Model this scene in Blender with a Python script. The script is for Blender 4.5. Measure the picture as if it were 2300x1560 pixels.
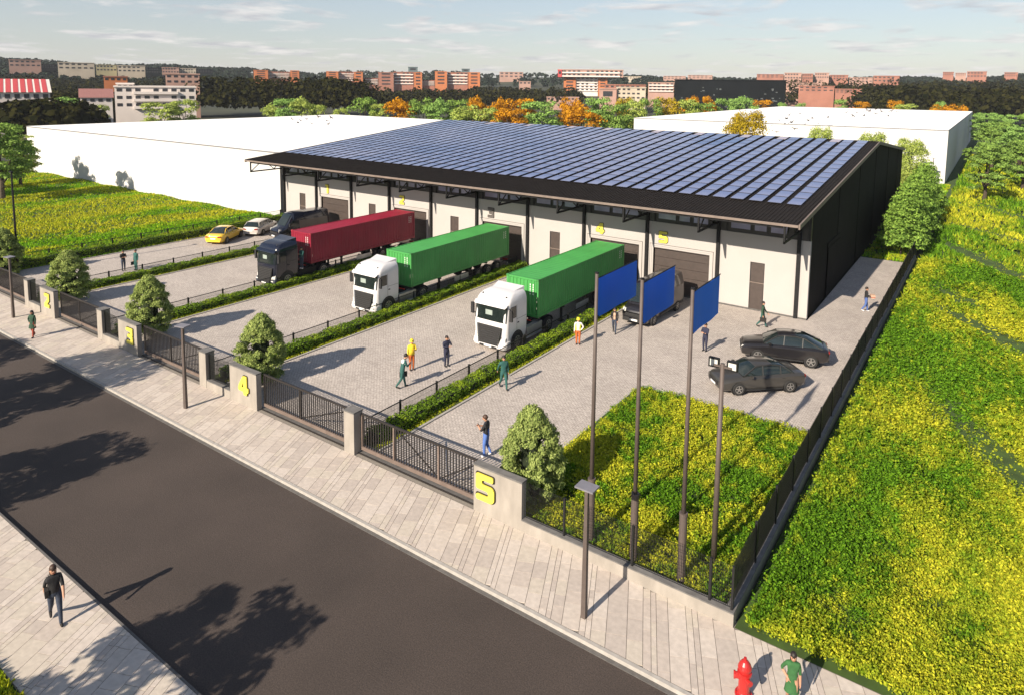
import bpy, math, random
import numpy as np
from mathutils import Vector, Matrix
from mathutils.geometry import tessellate_polygon
R = math.radians
random.seed(7)
RNG = np.random.default_rng(11)
for o in list(bpy.data.objects): bpy.data.objects.remove(o)
SC = bpy.context.scene
COL = SC.collection

# ------------------------------------------------------------------ camera
CX, CY, CZ = 5.329, -19.314, 15.826
YAW, PITCH, ROLL, FPX, PX, PY = 0.613, 0.110, 0.011, 1559.8, 1142.1, 361.7
fw = Vector((-math.sin(YAW)*math.cos(PITCH), math.cos(YAW)*math.cos(PITCH), -math.sin(PITCH)))
r0 = Vector((math.cos(YAW), math.sin(YAW), 0)); u0 = r0.cross(fw)
rr = math.cos(ROLL)*r0 + math.sin(ROLL)*u0
uu = -math.sin(ROLL)*r0 + math.cos(ROLL)*u0
cam_d = bpy.data.cameras.new('camera'); cam = bpy.data.objects.new('camera', cam_d); COL.objects.link(cam)
cam.matrix_world = Matrix(((rr.x, uu.x, -fw.x, CX), (rr.y, uu.y, -fw.y, CY), (rr.z, uu.z, -fw.z, CZ), (0, 0, 0, 1)))
cam_d.sensor_width = 36; cam_d.sensor_fit = 'HORIZONTAL'; cam_d.lens = FPX/2300*36
cam_d.shift_x = (1150-PX)/2300; cam_d.shift_y = (PY-780)/2300
cam_d.clip_start = 0.1; cam_d.clip_end = 6000
SC.camera = cam

# ------------------------------------------------------------------ sky, sun, exposure
SUN_ELEV = R(30); SUN_AZ = R(83)           # shadows run towards azimuth 83 deg (from +x, anticlockwise)
to_sun = Vector((-math.cos(SUN_AZ)*math.cos(SUN_ELEV), -math.sin(SUN_AZ)*math.cos(SUN_ELEV), math.sin(SUN_ELEV)))
W = bpy.data.worlds.new('World'); SC.world = W; W.use_nodes = True
nt = W.node_tree; nt.nodes.clear()
N = nt.nodes.new; L = nt.links.new
sky = N('ShaderNodeTexSky'); sky.sky_type = 'NISHITA'; sky.sun_disc = False
sky.sun_elevation = SUN_ELEV; sky.sun_rotation = math.atan2(to_sun.x, to_sun.y)
sky.altitude = 100; sky.air_density = 1.0; sky.dust_density = 0.6; sky.ozone_density = 1.5
geo = N('ShaderNodeTexCoord'); sep = N('ShaderNodeSeparateXYZ'); L(geo.outputs['Generated'], sep.inputs[0])
za = N('ShaderNodeMath'); za.operation = 'MAXIMUM'; L(sep.outputs['Z'], za.inputs[0]); za.inputs[1].default_value = 0.0
zb = N('ShaderNodeMath'); zb.operation = 'ADD'; L(za.outputs[0], zb.inputs[0]); zb.inputs[1].default_value = 0.085
dx = N('ShaderNodeMath'); dx.operation = 'DIVIDE'; L(sep.outputs['X'], dx.inputs[0]); L(zb.outputs[0], dx.inputs[1])
dy = N('ShaderNodeMath'); dy.operation = 'DIVIDE'; L(sep.outputs['Y'], dy.inputs[0]); L(zb.outputs[0], dy.inputs[1])
cb = N('ShaderNodeCombineXYZ'); L(dx.outputs[0], cb.inputs[0]); L(dy.outputs[0], cb.inputs[1])
cn = N('ShaderNodeTexNoise'); cn.inputs['Scale'].default_value = 1.35; cn.inputs['Detail'].default_value = 7; cn.inputs['Roughness'].default_value = 0.62; cn.inputs['Distortion'].default_value = 0.4
L(cb.outputs[0], cn.inputs['Vector'])
cr = N('ShaderNodeValToRGB'); cr.color_ramp.elements[0].position = 0.50; cr.color_ramp.elements[1].position = 0.62
L(cn.outputs['Fac'], cr.inputs[0])
cn2 = N('ShaderNodeTexNoise'); cn2.inputs['Scale'].default_value = 3.2; cn2.inputs['Detail'].default_value = 5
L(cb.outputs[0], cn2.inputs['Vector'])
cc = N('ShaderNodeValToRGB'); cc.color_ramp.elements[0].position = 0.35; cc.color_ramp.elements[0].color = (4.3, 4.3, 4.6, 1); cc.color_ramp.elements[1].position = 0.62; cc.color_ramp.elements[1].color = (7.0, 6.7, 6.5, 1)
L(cn2.outputs['Fac'], cc.inputs[0])
base = N('ShaderNodeMix'); base.data_type = 'RGBA'; base.inputs['Factor'].default_value = 0.45
base.inputs['B'].default_value = (4.3, 4.3, 4.55, 1); L(sky.outputs[0], base.inputs['A'])
hzr = N('ShaderNodeMapRange'); hzr.interpolation_type = 'SMOOTHSTEP'; hzr.inputs[1].default_value = 0.0; hzr.inputs[2].default_value = 0.5; hzr.inputs[3].default_value = 0.55; hzr.inputs[4].default_value = 0.0
L(za.outputs[0], hzr.inputs[0]); L(hzr.outputs[0], base.inputs['Factor'])
cm = N('ShaderNodeMix'); cm.data_type = 'RGBA'
cf = N('ShaderNodeMath'); cf.operation = 'MULTIPLY'; cf.inputs[1].default_value = 0.75; L(cr.outputs[0], cf.inputs[0])
L(cf.outputs[0], cm.inputs['Factor']); L(base.outputs['Result'], cm.inputs['A']); L(cc.outputs[0], cm.inputs['B'])
bg = N('ShaderNodeBackground'); bg.inputs['Strength'].default_value = 0.070
L(cm.outputs['Result'], bg.inputs['Color'])
wo = N('ShaderNodeOutputWorld'); L(bg.outputs[0], wo.inputs[0])
sd = bpy.data.lights.new('sun', 'SUN'); sd.energy = 5.0; sd.angle = R(0.5); sd.color = (1.0, 0.875, 0.72)
so = bpy.data.objects.new('sun', sd); COL.objects.link(so); so.rotation_euler = to_sun.to_track_quat('Z', 'Y').to_euler(); so.location = (0, -30, 60)
SC.view_settings.view_transform = 'Standard'; SC.view_settings.look = 'None'
SC.view_settings.exposure = 0.9; SC.view_settings.gamma = 1.0; SC.view_settings.use_curve_mapping = False
SC.render.engine = 'CYCLES'

# ------------------------------------------------------------------ helpers
def ray(u, v):
    return fw + rr*((u-PX)/FPX) - uu*((v-PY)/FPX)
def at(u, v, D):                      # the point seen at pixel u,v at horizontal distance D
    d = ray(u, v); k = D/math.hypot(d.x, d.y)
    return Vector((CX, CY, CZ)) + d*k
def ground(u, v, z=0.0):
    d = ray(u, v); return Vector((CX, CY, CZ)) + d*((z-CZ)/d.z)

def nodes(m):
    m.use_nodes = True; t = m.node_tree; return t, t.nodes['Principled BSDF']
MATS = {}
def mat(name, col, rough=0.6, metal=0.0, var=0.12, scale=3.0, bump=0.0, bscale=40, coat=0.0, spec=0.5, coord='Object', detail=4, stretch=(1,1,1), col2=None, trans=0.0):
    if name in MATS: return MATS[name]
    m = bpy.data.materials.new(name); t, b = nodes(m)
    b.inputs['Roughness'].default_value = rough; b.inputs['Metallic'].default_value = metal
    b.inputs['Coat Weight'].default_value = coat; b.inputs['Specular IOR Level'].default_value = spec
    c2 = col2 or tuple(min(1, c*(1+var)) for c in col); c1 = col if col2 else tuple(c*(1-var) for c in col)
    tc = t.nodes.new('ShaderNodeTexCoord'); mp = t.nodes.new('ShaderNodeMapping'); mp.inputs['Scale'].default_value = stretch
    t.links.new(tc.outputs[coord], mp.inputs[0])
    n = t.nodes.new('ShaderNodeTexNoise'); n.inputs['Scale'].default_value = scale; n.inputs['Detail'].default_value = detail
    t.links.new(mp.outputs[0], n.inputs['Vector'])
    mr = t.nodes.new('ShaderNodeMapRange'); mr.inputs[1].default_value = 0.3; mr.inputs[2].default_value = 0.7; t.links.new(n.outputs['Fac'], mr.inputs[0])
    mx = t.nodes.new('ShaderNodeMix'); mx.data_type = 'RGBA'; mx.inputs['A'].default_value = (*c1, 1); mx.inputs['B'].default_value = (*c2, 1)
    t.links.new(mr.outputs[0], mx.inputs['Factor']); t.links.new(mx.outputs['Result'], b.inputs['Base Color'])
    if bump:
        n2 = t.nodes.new('ShaderNodeTexNoise'); n2.inputs['Scale'].default_value = bscale; n2.inputs['Detail'].default_value = 3
        t.links.new(mp.outputs[0], n2.inputs['Vector'])
        bp = t.nodes.new('ShaderNodeBump'); bp.inputs['Strength'].default_value = bump; bp.inputs['Distance'].default_value = 0.02
        t.links.new(n2.outputs['Fac'], bp.inputs['Height']); t.links.new(bp.outputs[0], b.inputs['Normal'])
    MATS[name] = m; return m

def leafmat(name, dark, light, patch=None, pscale=0.12, psharp=(0.45, 0.58), transl=0.35, coord='Object', pstretch=(1,1,1), prot=0.0, patch2=None):
    """leaf colour: varies leaf by leaf; optional patches of another plant colour"""
    if name in MATS: return MATS[name]
    m = bpy.data.materials.new(name); m.use_nodes = True; t = m.node_tree; t.nodes.clear()
    ge = t.nodes.new('ShaderNodeNewGeometry')
    mx = t.nodes.new('ShaderNodeMix'); mx.data_type = 'RGBA'; mx.inputs['A'].default_value = (*dark, 1); mx.inputs['B'].default_value = (*light, 1)
    t.links.new(ge.outputs['Random Per Island'], mx.inputs['Factor']); colout = mx.outputs['Result']
    if patch:
        tc = t.nodes.new('ShaderNodeTexCoord'); mp = t.nodes.new('ShaderNodeMapping'); mp.inputs['Scale'].default_value = pstretch; mp.inputs['Rotation'].default_value = (0, 0, prot)
        t.links.new(tc.outputs[coord], mp.inputs[0])
        n = t.nodes.new('ShaderNodeTexNoise'); n.inputs['Scale'].default_value = pscale; n.inputs['Detail'].default_value = 3
        t.links.new(mp.outputs[0], n.inputs['Vector'])
        mr = t.nodes.new('ShaderNodeMapRange'); mr.inputs[1].default_value = psharp[0]; mr.inputs[2].default_value = psharp[1]; t.links.new(n.outputs['Fac'], mr.inputs[0])
        mp2 = t.nodes.new('ShaderNodeMix'); mp2.data_type = 'RGBA'; mp2.inputs['A'].default_value = (*patch, 1); mp2.inputs['B'].default_value = (*(patch2 or tuple(c*1.5 for c in patch)), 1)
        t.links.new(ge.outputs['Random Per Island'], mp2.inputs['Factor'])
        m3 = t.nodes.new('ShaderNodeMix'); m3.data_type = 'RGBA'; t.links.new(mr.outputs[0], m3.inputs['Factor'])
        t.links.new(colout, m3.inputs['A']); t.links.new(mp2.outputs['Result'], m3.inputs['B']); colout = m3.outputs['Result']
    d = t.nodes.new('ShaderNodeBsdfDiffuse'); tr = t.nodes.new('ShaderNodeBsdfTranslucent'); s = t.nodes.new('ShaderNodeMixShader'); s.inputs[0].default_value = transl
    t.links.new(colout, d.inputs[0]); t.links.new(colout, tr.inputs[0]); t.links.new(d.outputs[0], s.inputs[1]); t.links.new(tr.outputs[0], s.inputs[2])
    o = t.nodes.new('ShaderNodeOutputMaterial'); t.links.new(s.outputs[0], o.inputs[0])
    MATS[name] = m; return m

class MB:
    def __init__(s): s.v = []; s.f = []; s.m = []
    def add(s, vs, fs, mi=0):
        k = len(s.v); s.v += [tuple(p) for p in vs]; s.f += [tuple(i+k for i in f) for f in fs]; s.m += [mi]*len(fs); return s
    def box(s, x0, x1, y0, y1, z0, z1, mi=0):
        return s.add([(x0,y0,z0),(x1,y0,z0),(x1,y1,z0),(x0,y1,z0),(x0,y0,z1),(x1,y0,z1),(x1,y1,z1),(x0,y1,z1)],
                     [(0,3,2,1),(4,5,6,7),(0,1,5,4),(1,2,6,5),(2,3,7,6),(3,0,4,7)], mi)
    def bar(s, p, q, w, h=None, mi=0, up=(0,0,1)):
        h = h or w; p = Vector(p); q = Vector(q); d = (q-p).normalized(); u = Vector(up)
        if abs(d.dot(u)) > .99: u = Vector((0,1,0))
        a = d.cross(u).normalized(); b = a.cross(d).normalized()
        vs = []
        for c in (p, q):
            for i, j in ((-1,-1),(1,-1),(1,1),(-1,1)): vs.append(c + a*(i*w/2) + b*(j*h/2))
        return s.add(vs, [(3,2,1,0),(4,5,6,7),(0,1,5,4),(1,2,6,5),(2,3,7,6),(3,0,4,7)], mi)
    def tube(s, pts, rad, n=8, mi=0, caps=True):
        rings = []
        pts = [Vector(p) for p in pts]
        for i, p in enumerate(pts):
            d = (pts[min(i+1, len(pts)-1)] - pts[max(i-1, 0)]).normalized()
            u = Vector((0,0,1)) if abs(d.z) < .9 else Vector((0,1,0))
            a = d.cross(u).normalized(); b = a.cross(d).normalized()
            r = rad[i] if isinstance(rad, (list, tuple)) else rad
            rings.append([p + a*(math.cos(2*math.pi*k/n)*r) + b*(math.sin(2*math.pi*k/n)*r) for k in range(n)])
        return s.loft(rings, mi, caps)
    def loft(s, rings, mi=0, caps=True, closed=True):
        n = len(rings[0]); k = len(s.v); s.v += [tuple(p) for r in rings for p in r]
        for i in range(len(rings)-1):
            for j in range(n if closed else n-1):
                j2 = (j+1) % n
                s.f.append((k+i*n+j, k+i*n+j2, k+(i+1)*n+j2, k+(i+1)*n+j)); s.m.append(mi if not callable(mi) else mi(i, j))
        if caps:
            m0 = mi if not callable(mi) else 0
            s.f.append(tuple(k+j for j in range(n))[::-1]); s.m.append(m0)
            s.f.append(tuple(k+(len(rings)-1)*n+j for j in range(n))); s.m.append(m0)
        return s
    def lathe(s, prof, c=(0,0,0), n=12, mi=0):
        return s.loft([[(c[0]+r*math.cos(2*math.pi*k/n), c[1]+r*math.sin(2*math.pi*k/n), c[2]+z) for k in range(n)] for r, z in prof], mi)
    def ball(s, c, r, n=8, m=5, mi=0, sz=(1,1,1)):
        rings = []
        for i in range(1, m):
            a = math.pi*i/m
            rings.append([(c[0]+sz[0]*r*math.sin(a)*math.cos(2*math.pi*k/n), c[1]+sz[1]*r*math.sin(a)*math.sin(2*math.pi*k/n), c[2]-sz[2]*r*math.cos(a)) for k in range(n)])
        return s.loft(rings, mi)
    def mesh(s, name, mats):
        me = bpy.data.meshes.new(name); me.from_pydata(s.v, [], s.f)
        for m in (mats if isinstance(mats, (list, tuple)) else [mats]): me.materials.append(m)
        if any(s.m): me.polygons.foreach_set('material_index', s.m)
        me.update(); return me
    def build(s, name, mats, parent=None, smooth=False, loc=None, fix=True):
        me = s.mesh(name, mats)
        if fix:
            import bmesh
            bm = bmesh.new(); bm.from_mesh(me); bmesh.ops.recalc_face_normals(bm, faces=bm.faces); bm.to_mesh(me); bm.free()
        if smooth: me.polygons.foreach_set('use_smooth', [True]*len(me.polygons))
        return place(name, me, parent, loc)
def place(name, me, parent=None, loc=None, rz=0, sc=None):
    o = bpy.data.objects.new(name, me); COL.objects.link(o)
    if parent: o.parent = parent
    if loc is not None: o.location = loc
    if rz: o.rotation_euler = (0, 0, rz)
    if sc is not None: o.scale = sc if hasattr(sc, '__len__') else (sc, sc, sc)
    return o
def smooth_by_angle(o, ang=35):
    me = o.data; me.polygons.foreach_set('use_smooth', [True]*len(me.polygons))
    try: me.set_sharp_from_angle(angle=R(ang))
    except Exception: pass
    return o
def tag(o, label=None, cat=None, group=None, kind=None):
    if label: o['label'] = label
    if cat: o['category'] = cat
    if group: o['group'] = group
    if kind: o['kind'] = kind
    return o
def thing(name, label, cat, loc=(0,0,0), rz=0, group=None):
    o = bpy.data.objects.new(name, None); COL.objects.link(o); o.location = loc; o.rotation_euler = (0,0,rz)
    o.empty_display_size = 0.3
    return tag(o, label, cat, group)
def struct(o, label=None): o['kind'] = 'structure'; return o
def dup(root, loc, rz=None, label=None, group=None, sc=None):
    r = root.copy(); COL.objects.link(r); r.location = loc
    if rz is not None: r.rotation_euler = (0,0,rz)
    if sc is not None: r.scale = sc if hasattr(sc, '__len__') else (sc,)*3
    if label: r['label'] = label
    if group: r['group'] = group
    for ch in root.children:
        c = ch.copy(); COL.objects.link(c); c.parent = r
        for g in ch.children:
            d = g.copy(); COL.objects.link(d); d.parent = c
    return r
def fastmesh(name, V, Q, mats):
    """V (N,3) floats, Q (M,k) ints"""
    me = bpy.data.meshes.new(name); V = np.asarray(V, np.float32); Q = np.asarray(Q, np.int32); k = Q.shape[1]
    me.vertices.add(len(V)); me.vertices.foreach_set('co', V.ravel())
    me.loops.add(Q.size); me.loops.foreach_set('vertex_index', Q.ravel())
    me.polygons.add(len(Q)); me.polygons.foreach_set('loop_start', np.arange(0, Q.size, k, dtype=np.int32)); me.polygons.foreach_set('loop_total', np.full(len(Q), k, np.int32))
    for m in (mats if isinstance(mats, (list, tuple)) else [mats]): me.materials.append(m)
    me.update(calc_edges=True); return me
def leaves(P, Nrm, size, rng, aspect=0.55, droop=0.0):
    """diamond leaf quads at points P facing roughly Nrm; returns V,Q"""
    n = len(P); Nrm = Nrm/(np.linalg.norm(Nrm, axis=1, keepdims=True)+1e-9)
    rv = rng.normal(size=(n, 3)); a = np.cross(Nrm, rv); a /= np.linalg.norm(a, axis=1, keepdims=True)+1e-9
    b = np.cross(Nrm, a); s = (np.asarray(size)*rng.uniform(.65, 1.35, n))[:, None]
    a[:, 2] -= droop; 
    V = np.stack([P - a*s*.5, P + b*s*.5*aspect + Nrm*s*.08, P + a*s*.5, P - b*s*.5*aspect + Nrm*s*.08], 1).reshape(-1, 3)
    return V, np.arange(4*n).reshape(-1, 4)
def offset_poly(pts, d):
    out = []; n = len(pts)
    for i in range(n):
        p0 = Vector(pts[i-1]); p1 = Vector(pts[i]); p2 = Vector(pts[(i+1) % n])
        e1 = (p1-p0).normalized(); e2 = (p2-p1).normalized()
        n1 = Vector((e1.y, -e1.x)); n2 = Vector((e2.y, -e2.x)); b = (n1+n2); L2 = b.length
        b = b/L2 if L2 > 1e-6 else n1
        k = d/max(.4, b.dot(n1)); out.append((p1.x+b.x*k, p1.y+b.y*k))
    return out
def chamfer(pts, c):
    out = []; n = len(pts)
    for i in range(n):
        p0 = Vector(pts[i-1]); p1 = Vector(pts[i]); p2 = Vector(pts[(i+1) % n])
        a = min(c, (p0-p1).length*.4); b = min(c, (p2-p1).length*.4)
        q0 = p1+(p0-p1).normalized()*a; q2 = p1+(p2-p1).normalized()*b
        out += [tuple(q0), tuple((q0+q2+p1*1.2)/3.2), tuple(q2)]
    return out
def plate(outer, holes, mb, fr, depth, mi=0):
    """flat shape outer/holes (2-D) extruded; fr maps (x, z, d)->3-D"""
    loops = [outer]+holes; flat = [p for l in loops for p in l]
    tri = tessellate_polygon([[Vector((x, y, 0)) for x, y in l] for l in loops])
    n = len(flat); vs = [fr(x, y, 0) for x, y in flat]+[fr(x, y, depth) for x, y in flat]
    fs = [tuple(t) for t in tri]+[tuple(i+n for i in t)[::-1] for t in tri]; k = 0
    for l in loops:
        for i in range(len(l)):
            j = (i+1) % len(l); fs.append((k+i, k+j, k+j+n, k+i+n))
        k += len(l)
    mb.add(vs, fs, mi)
DIGITS = {
 '1': ([(4,0),(8,0),(8,13),(1,13),(1,10),(4,10)], []),
 '2': ([(0,0),(10,0),(10,2.8),(5.2,2.8),(10,6.6),(10,13),(0.4,13),(0.4,10.2),(6.6,10.2),(6.6,8.2),(0,3.2)], []),
 '3': ([(0,0),(10,0),(10,6),(9,6.6),(10,7.2),(10,13),(0,13),(0,10.3),(6.8,10.3),(6.8,8),(2.2,8),(2.2,5.2),(6.8,5.2),(6.8,2.7),(0,2.7)], []),
 '4': ([(5.6,0),(9.4,0),(9.4,2.2),(11.2,2.2),(11.2,5),(9.4,5),(9.4,13),(5.2,13),(0,5.2),(0,2.2),(5.6,2.2)], [[(3.6,5),(5.8,5),(5.8,9)]]),
 '5': ([(0,0),(9,0),(10.6,1.4),(10.6,6.6),(9.2,8.0),(3.4,8.0),(3.4,10.3),(10,10.3),(10,13),(0,13),(0,5.3),(7.2,5.3),(7.2,2.7),(0,2.7)], []),
}
def digit(ch, x, y, z, h, parent, face, rim, depth=0.05):
    """block numeral on a wall facing -y, lower left corner at x,z"""
    outer, holes = DIGITS[ch]; k = h/13
    o = [(a*k, b*k) for a, b in outer]; hs = [[(a*k, b*k) for a, b in hh] for hh in holes]
    mb = MB(); plate(chamfer(o, .9*k), hs, mb, lambda a, b, e: (x+a, y-depth-.02+e, z+b), depth)
    f = mb.build('number_face', face, parent)
    mb = MB(); oo = offset_poly(o, .5*k); hh = []
    for q in hs:
        cx_ = sum(p[0] for p in q)/len(q); cy_ = sum(p[1] for p in q)/len(q); hh.append([(cx_*.45+a*.55, cy_*.45+b*.55) for a, b in q])
    plate(chamfer(oo, .9*k), hh, mb, lambda a, b, e: (x+a, y-.028+e, z+b), .028)
    g = mb.build('number_rim', rim, parent)
    return f

# ------------------------------------------------------------------ materials
M_conc = mat('concrete', (.27,.245,.215), .85, var=.16, scale=2.2, bump=.25, bscale=14, stretch=(1,1,.35))
M_cap = mat('concrete_cap', (.13,.125,.12), .85, var=.2, scale=4)
M_plaster = mat('plaster', (.37,.352,.338), .9, var=.025, scale=.8, bump=.08, bscale=60)
M_white = mat('white_render', (.53,.525,.515), .85, var=.02, scale=.15)
M_hroof = mat('hall_roof_brightened', (.84,.83,.81), .85, var=.02, scale=.15)  # same white as the walls, lightened because low sun lights the roof less
M_wedge = mat('roof_edge_grey', (.16,.16,.165), .7)
M_black = mat('black_cladding', (.0045,.0042,.0045), .8, var=.35, scale=1.0, bump=.1, bscale=8, spec=.08)
M_steel = mat('dark_steel', (.012,.012,.013), .6, .0, var=.2, scale=6, spec=.2)
M_trim = mat('brown_trim', (.16,.125,.105), .6, var=.15)
M_door = mat('brown_door', (.05,.037,.032), .55, var=.14, scale=5)
M_roofs = mat('roof_sheet', (.014,.011,.009), .75, 0, var=.2, scale=1.5, spec=.15)
M_winframe = mat('window_frame', (.02,.02,.022), .4)
M_yellow = mat('yellow_numeral', (.66,.58,.07), .5, var=.04)
M_rim = mat('numeral_rim', (.02,.016,.008), .6)
M_grey = mat('grey_numeral', (.09,.08,.075), .6, var=.1)
M_pole = mat('pole_brown', (.085,.066,.058), .6, .0, var=.1, scale=4)
M_fence = mat('fence_black', (.012,.012,.013), .5, .2, var=.2)
M_gate = mat('gate_brown', (.016,.013,.012), .6, 0, var=.2)
M_gate2 = mat('gate_beam', (.14,.105,.088), .6, var=.15)
M_bark = mat('bark', (.055,.04,.028), .9, var=.3, scale=8, bump=.5, bscale=20)
M_tyre = mat('tyre', (.014,.014,.014), .85, var=.2, scale=20)
M_rimm = mat('rim_metal', (.30,.29,.28), .35, .6, var=.1)
M_rubber = mat('black_plastic', (.014,.014,.015), .6, var=.15)
M_chrome = mat('chrome', (.55,.55,.55), .2, 1.0, var=.05)
M_glassd = mat('dark_glass', (.012,.018,.017), .06, 0, var=.2, scale=1.5, spec=.8)
M_lamp = mat('lamp_lens', (.55,.55,.52), .15, 0, var=.1, spec=.8)
M_redl = mat('tail_lens', (.22,.012,.01), .2, spec=.8)
M_plate = mat('number_plate', (.7,.7,.68), .5, var=.03)
M_asph = None
# ------------------------------------------------------------------ ground materials
def asphalt():
    m = bpy.data.materials.new('asphalt'); t, b = nodes(m); b.inputs['Roughness'].default_value = .9
    tc = t.nodes.new('ShaderNodeTexCoord')
    n1 = t.nodes.new('ShaderNodeTexNoise'); n1.inputs['Scale'].default_value = .22; n1.inputs['Detail'].default_value = 5
    n2 = t.nodes.new('ShaderNodeTexNoise'); n2.inputs['Scale'].default_value = 26; n2.inputs['Detail'].default_value = 4
    for n in (n1, n2): t.links.new(tc.outputs['Object'], n.inputs['Vector'])
    r1 = t.nodes.new('ShaderNodeValToRGB'); r1.color_ramp.elements[0].position = .35; r1.color_ramp.elements[1].position = .65
    r1.color_ramp.elements[0].color = (.040,.030,.025,1); r1.color_ramp.elements[1].color = (.056,.042,.035,1)
    t.links.new(n1.outputs['Fac'], r1.inputs[0])
    r2 = t.nodes.new('ShaderNodeMapRange'); r2.inputs[1].default_value = .3; r2.inputs[2].default_value = .7; r2.inputs[3].default_value = .62; r2.inputs[4].default_value = 1.38
    t.links.new(n2.outputs['Fac'], r2.inputs[0])
    mx = t.nodes.new('ShaderNodeVectorMath'); mx.operation = 'SCALE'; t.links.new(r1.outputs[0], mx.inputs[0]); t.links.new(r2.outputs[0], mx.inputs['Scale'])
    t.links.new(mx.outputs[0], b.inputs['Base Color'])
    bp = t.nodes.new('ShaderNodeBump'); bp.inputs['Strength'].default_value = .5; bp.inputs['Distance'].default_value = .01
    t.links.new(n2.outputs['Fac'], bp.inputs['Height']); t.links.new(bp.outputs[0], b.inputs['Normal']); return m
M_asph = asphalt()
def paver(name, c1, c2, mortar, bw, bh, rot=0, msize=.012):
    m = bpy.data.materials.new(name); t, b = nodes(m); b.inputs['Roughness'].default_value = .88
    tc = t.nodes.new('ShaderNodeTexCoord'); mp = t.nodes.new('ShaderNodeMapping'); mp.inputs['Rotation'].default_value = (0,0,rot)
    t.links.new(tc.outputs['Object'], mp.inputs[0])
    br = t.nodes.new('ShaderNodeTexBrick'); br.inputs['Scale'].default_value = 1; br.inputs['Brick Width'].default_value = bw; br.inputs['Row Height'].default_value = bh
    br.inputs['Mortar Size'].default_value = msize; br.inputs['Color1'].default_value = (*c1,1); br.inputs['Color2'].default_value = (*c2,1); br.inputs['Mortar'].default_value = (*mortar,1)
    t.links.new(mp.outputs[0], br.inputs['Vector'])
    n = t.nodes.new('ShaderNodeTexNoise'); n.inputs['Scale'].default_value = .35; n.inputs['Detail'].default_value = 6; n.inputs['Roughness'].default_value = .7; t.links.new(tc.outputs['Object'], n.inputs['Vector'])
    mr = t.nodes.new('ShaderNodeMapRange'); mr.inputs[1].default_value = .3; mr.inputs[2].default_value = .7; mr.inputs[3].default_value = .86; mr.inputs[4].default_value = 1.12
    t.links.new(n.outputs['Fac'], mr.inputs[0])
    n2 = t.nodes.new('ShaderNodeTexNoise'); n2.inputs['Scale'].default_value = 9; n2.inputs['Detail'].default_value = 3; t.links.new(tc.outputs['Object'], n2.inputs['Vector'])
    mr2 = t.nodes.new('ShaderNodeMapRange'); mr2.inputs[1].default_value = .3; mr2.inputs[2].default_value = .7; mr2.inputs[3].default_value = .78; mr2.inputs[4].default_value = 1.2
    t.links.new(n2.outputs['Fac'], mr2.inputs[0])
    mm = t.nodes.new('ShaderNodeMath'); mm.operation = 'MULTIPLY'; t.links.new(mr.outputs[0], mm.inputs[0]); t.links.new(mr2.outputs[0], mm.inputs[1])
    sc = t.nodes.new('ShaderNodeVectorMath'); sc.operation = 'SCALE'; t.links.new(br.outputs['Color'], sc.inputs[0]); t.links.new(mm.outputs[0], sc.inputs['Scale'])
    t.links.new(sc.outputs[0], b.inputs['Base Color'])
    bp = t.nodes.new('ShaderNodeBump'); bp.inputs['Strength'].default_value = .6; bp.inputs['Distance'].default_value = .012; bp.invert = True
    t.links.new(br.outputs['Fac'], bp.inputs['Height']); t.links.new(bp.outputs[0], b.inputs['Normal']); return m
M_yard = paver('block_paving', (.52,.465,.42), (.41,.365,.33), (.21,.185,.165), .21, .105)
M_slab = []
for i, c in enumerate([(.46,.405,.355), (.425,.37,.325), (.48,.425,.375), (.45,.40,.34), (.40,.35,.31)]):
    M_slab.append(mat('slab_stone_%d' % i, c, .85, var=.1, scale=6, bump=.15, bscale=30))
M_joint = mat('joint_sand', (.20,.18,.155), .95, var=.2, scale=20)
M_kerb = mat('kerb_stone', (.33,.31,.285), .85, var=.12, scale=5)
M_kerbd = mat('kerb_dark', (.10,.095,.09), .85, var=.2, scale=5)
M_soil = mat('dark_soil', (.022,.035,.008), .95, var=.5, scale=2.0, col2=(.05,.065,.012))

# ------------------------------------------------------------------ terrain
def hill(x, y):
    r = math.hypot(x-CX, y-CY); a = math.atan2(x-CX, y-CY)      # a: 0 = +y, negative to the left
    t = max(0, min(1, (r-330)/900)); t = t*t*(3-2*t)
    h = 27+9*max(0, min(1, (-a-.75)/.5)) + 2.0*math.sin(a*9+1) + 1.8*math.sin(a*23) + 1.2*math.sin(a*51)
    return h*t
def terrain():
    mb = MB(); nr = [0, 330]+[330+k*75 for k in range(1, 16)]+[1600, 2300, 4000]; na = 140
    rings = []
    for r in nr[1:]:
        rings.append([(CX+r*math.sin(2*math.pi*k/na), CY+r*math.cos(2*math.pi*k/na), -.25+hill(CX+r*math.sin(2*math.pi*k/na), CY+r*math.cos(2*math.pi*k/na))*(1 if r < 1700 else .3)) for k in range(na)])
    mb.loft(rings, 0, caps=False)
    c = len(mb.v); mb.v.append((CX, CY, -.25))
    for k in range(na): mb.f.append((c, (k+1) % na, k)); mb.m.append(0)
    m = mat('far_ground', (.012,.016,.008), .95, scale=.02, col2=(.045,.05,.022), detail=8)
    return struct(mb.build('ground', m, fix=True))
terrain()
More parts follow.
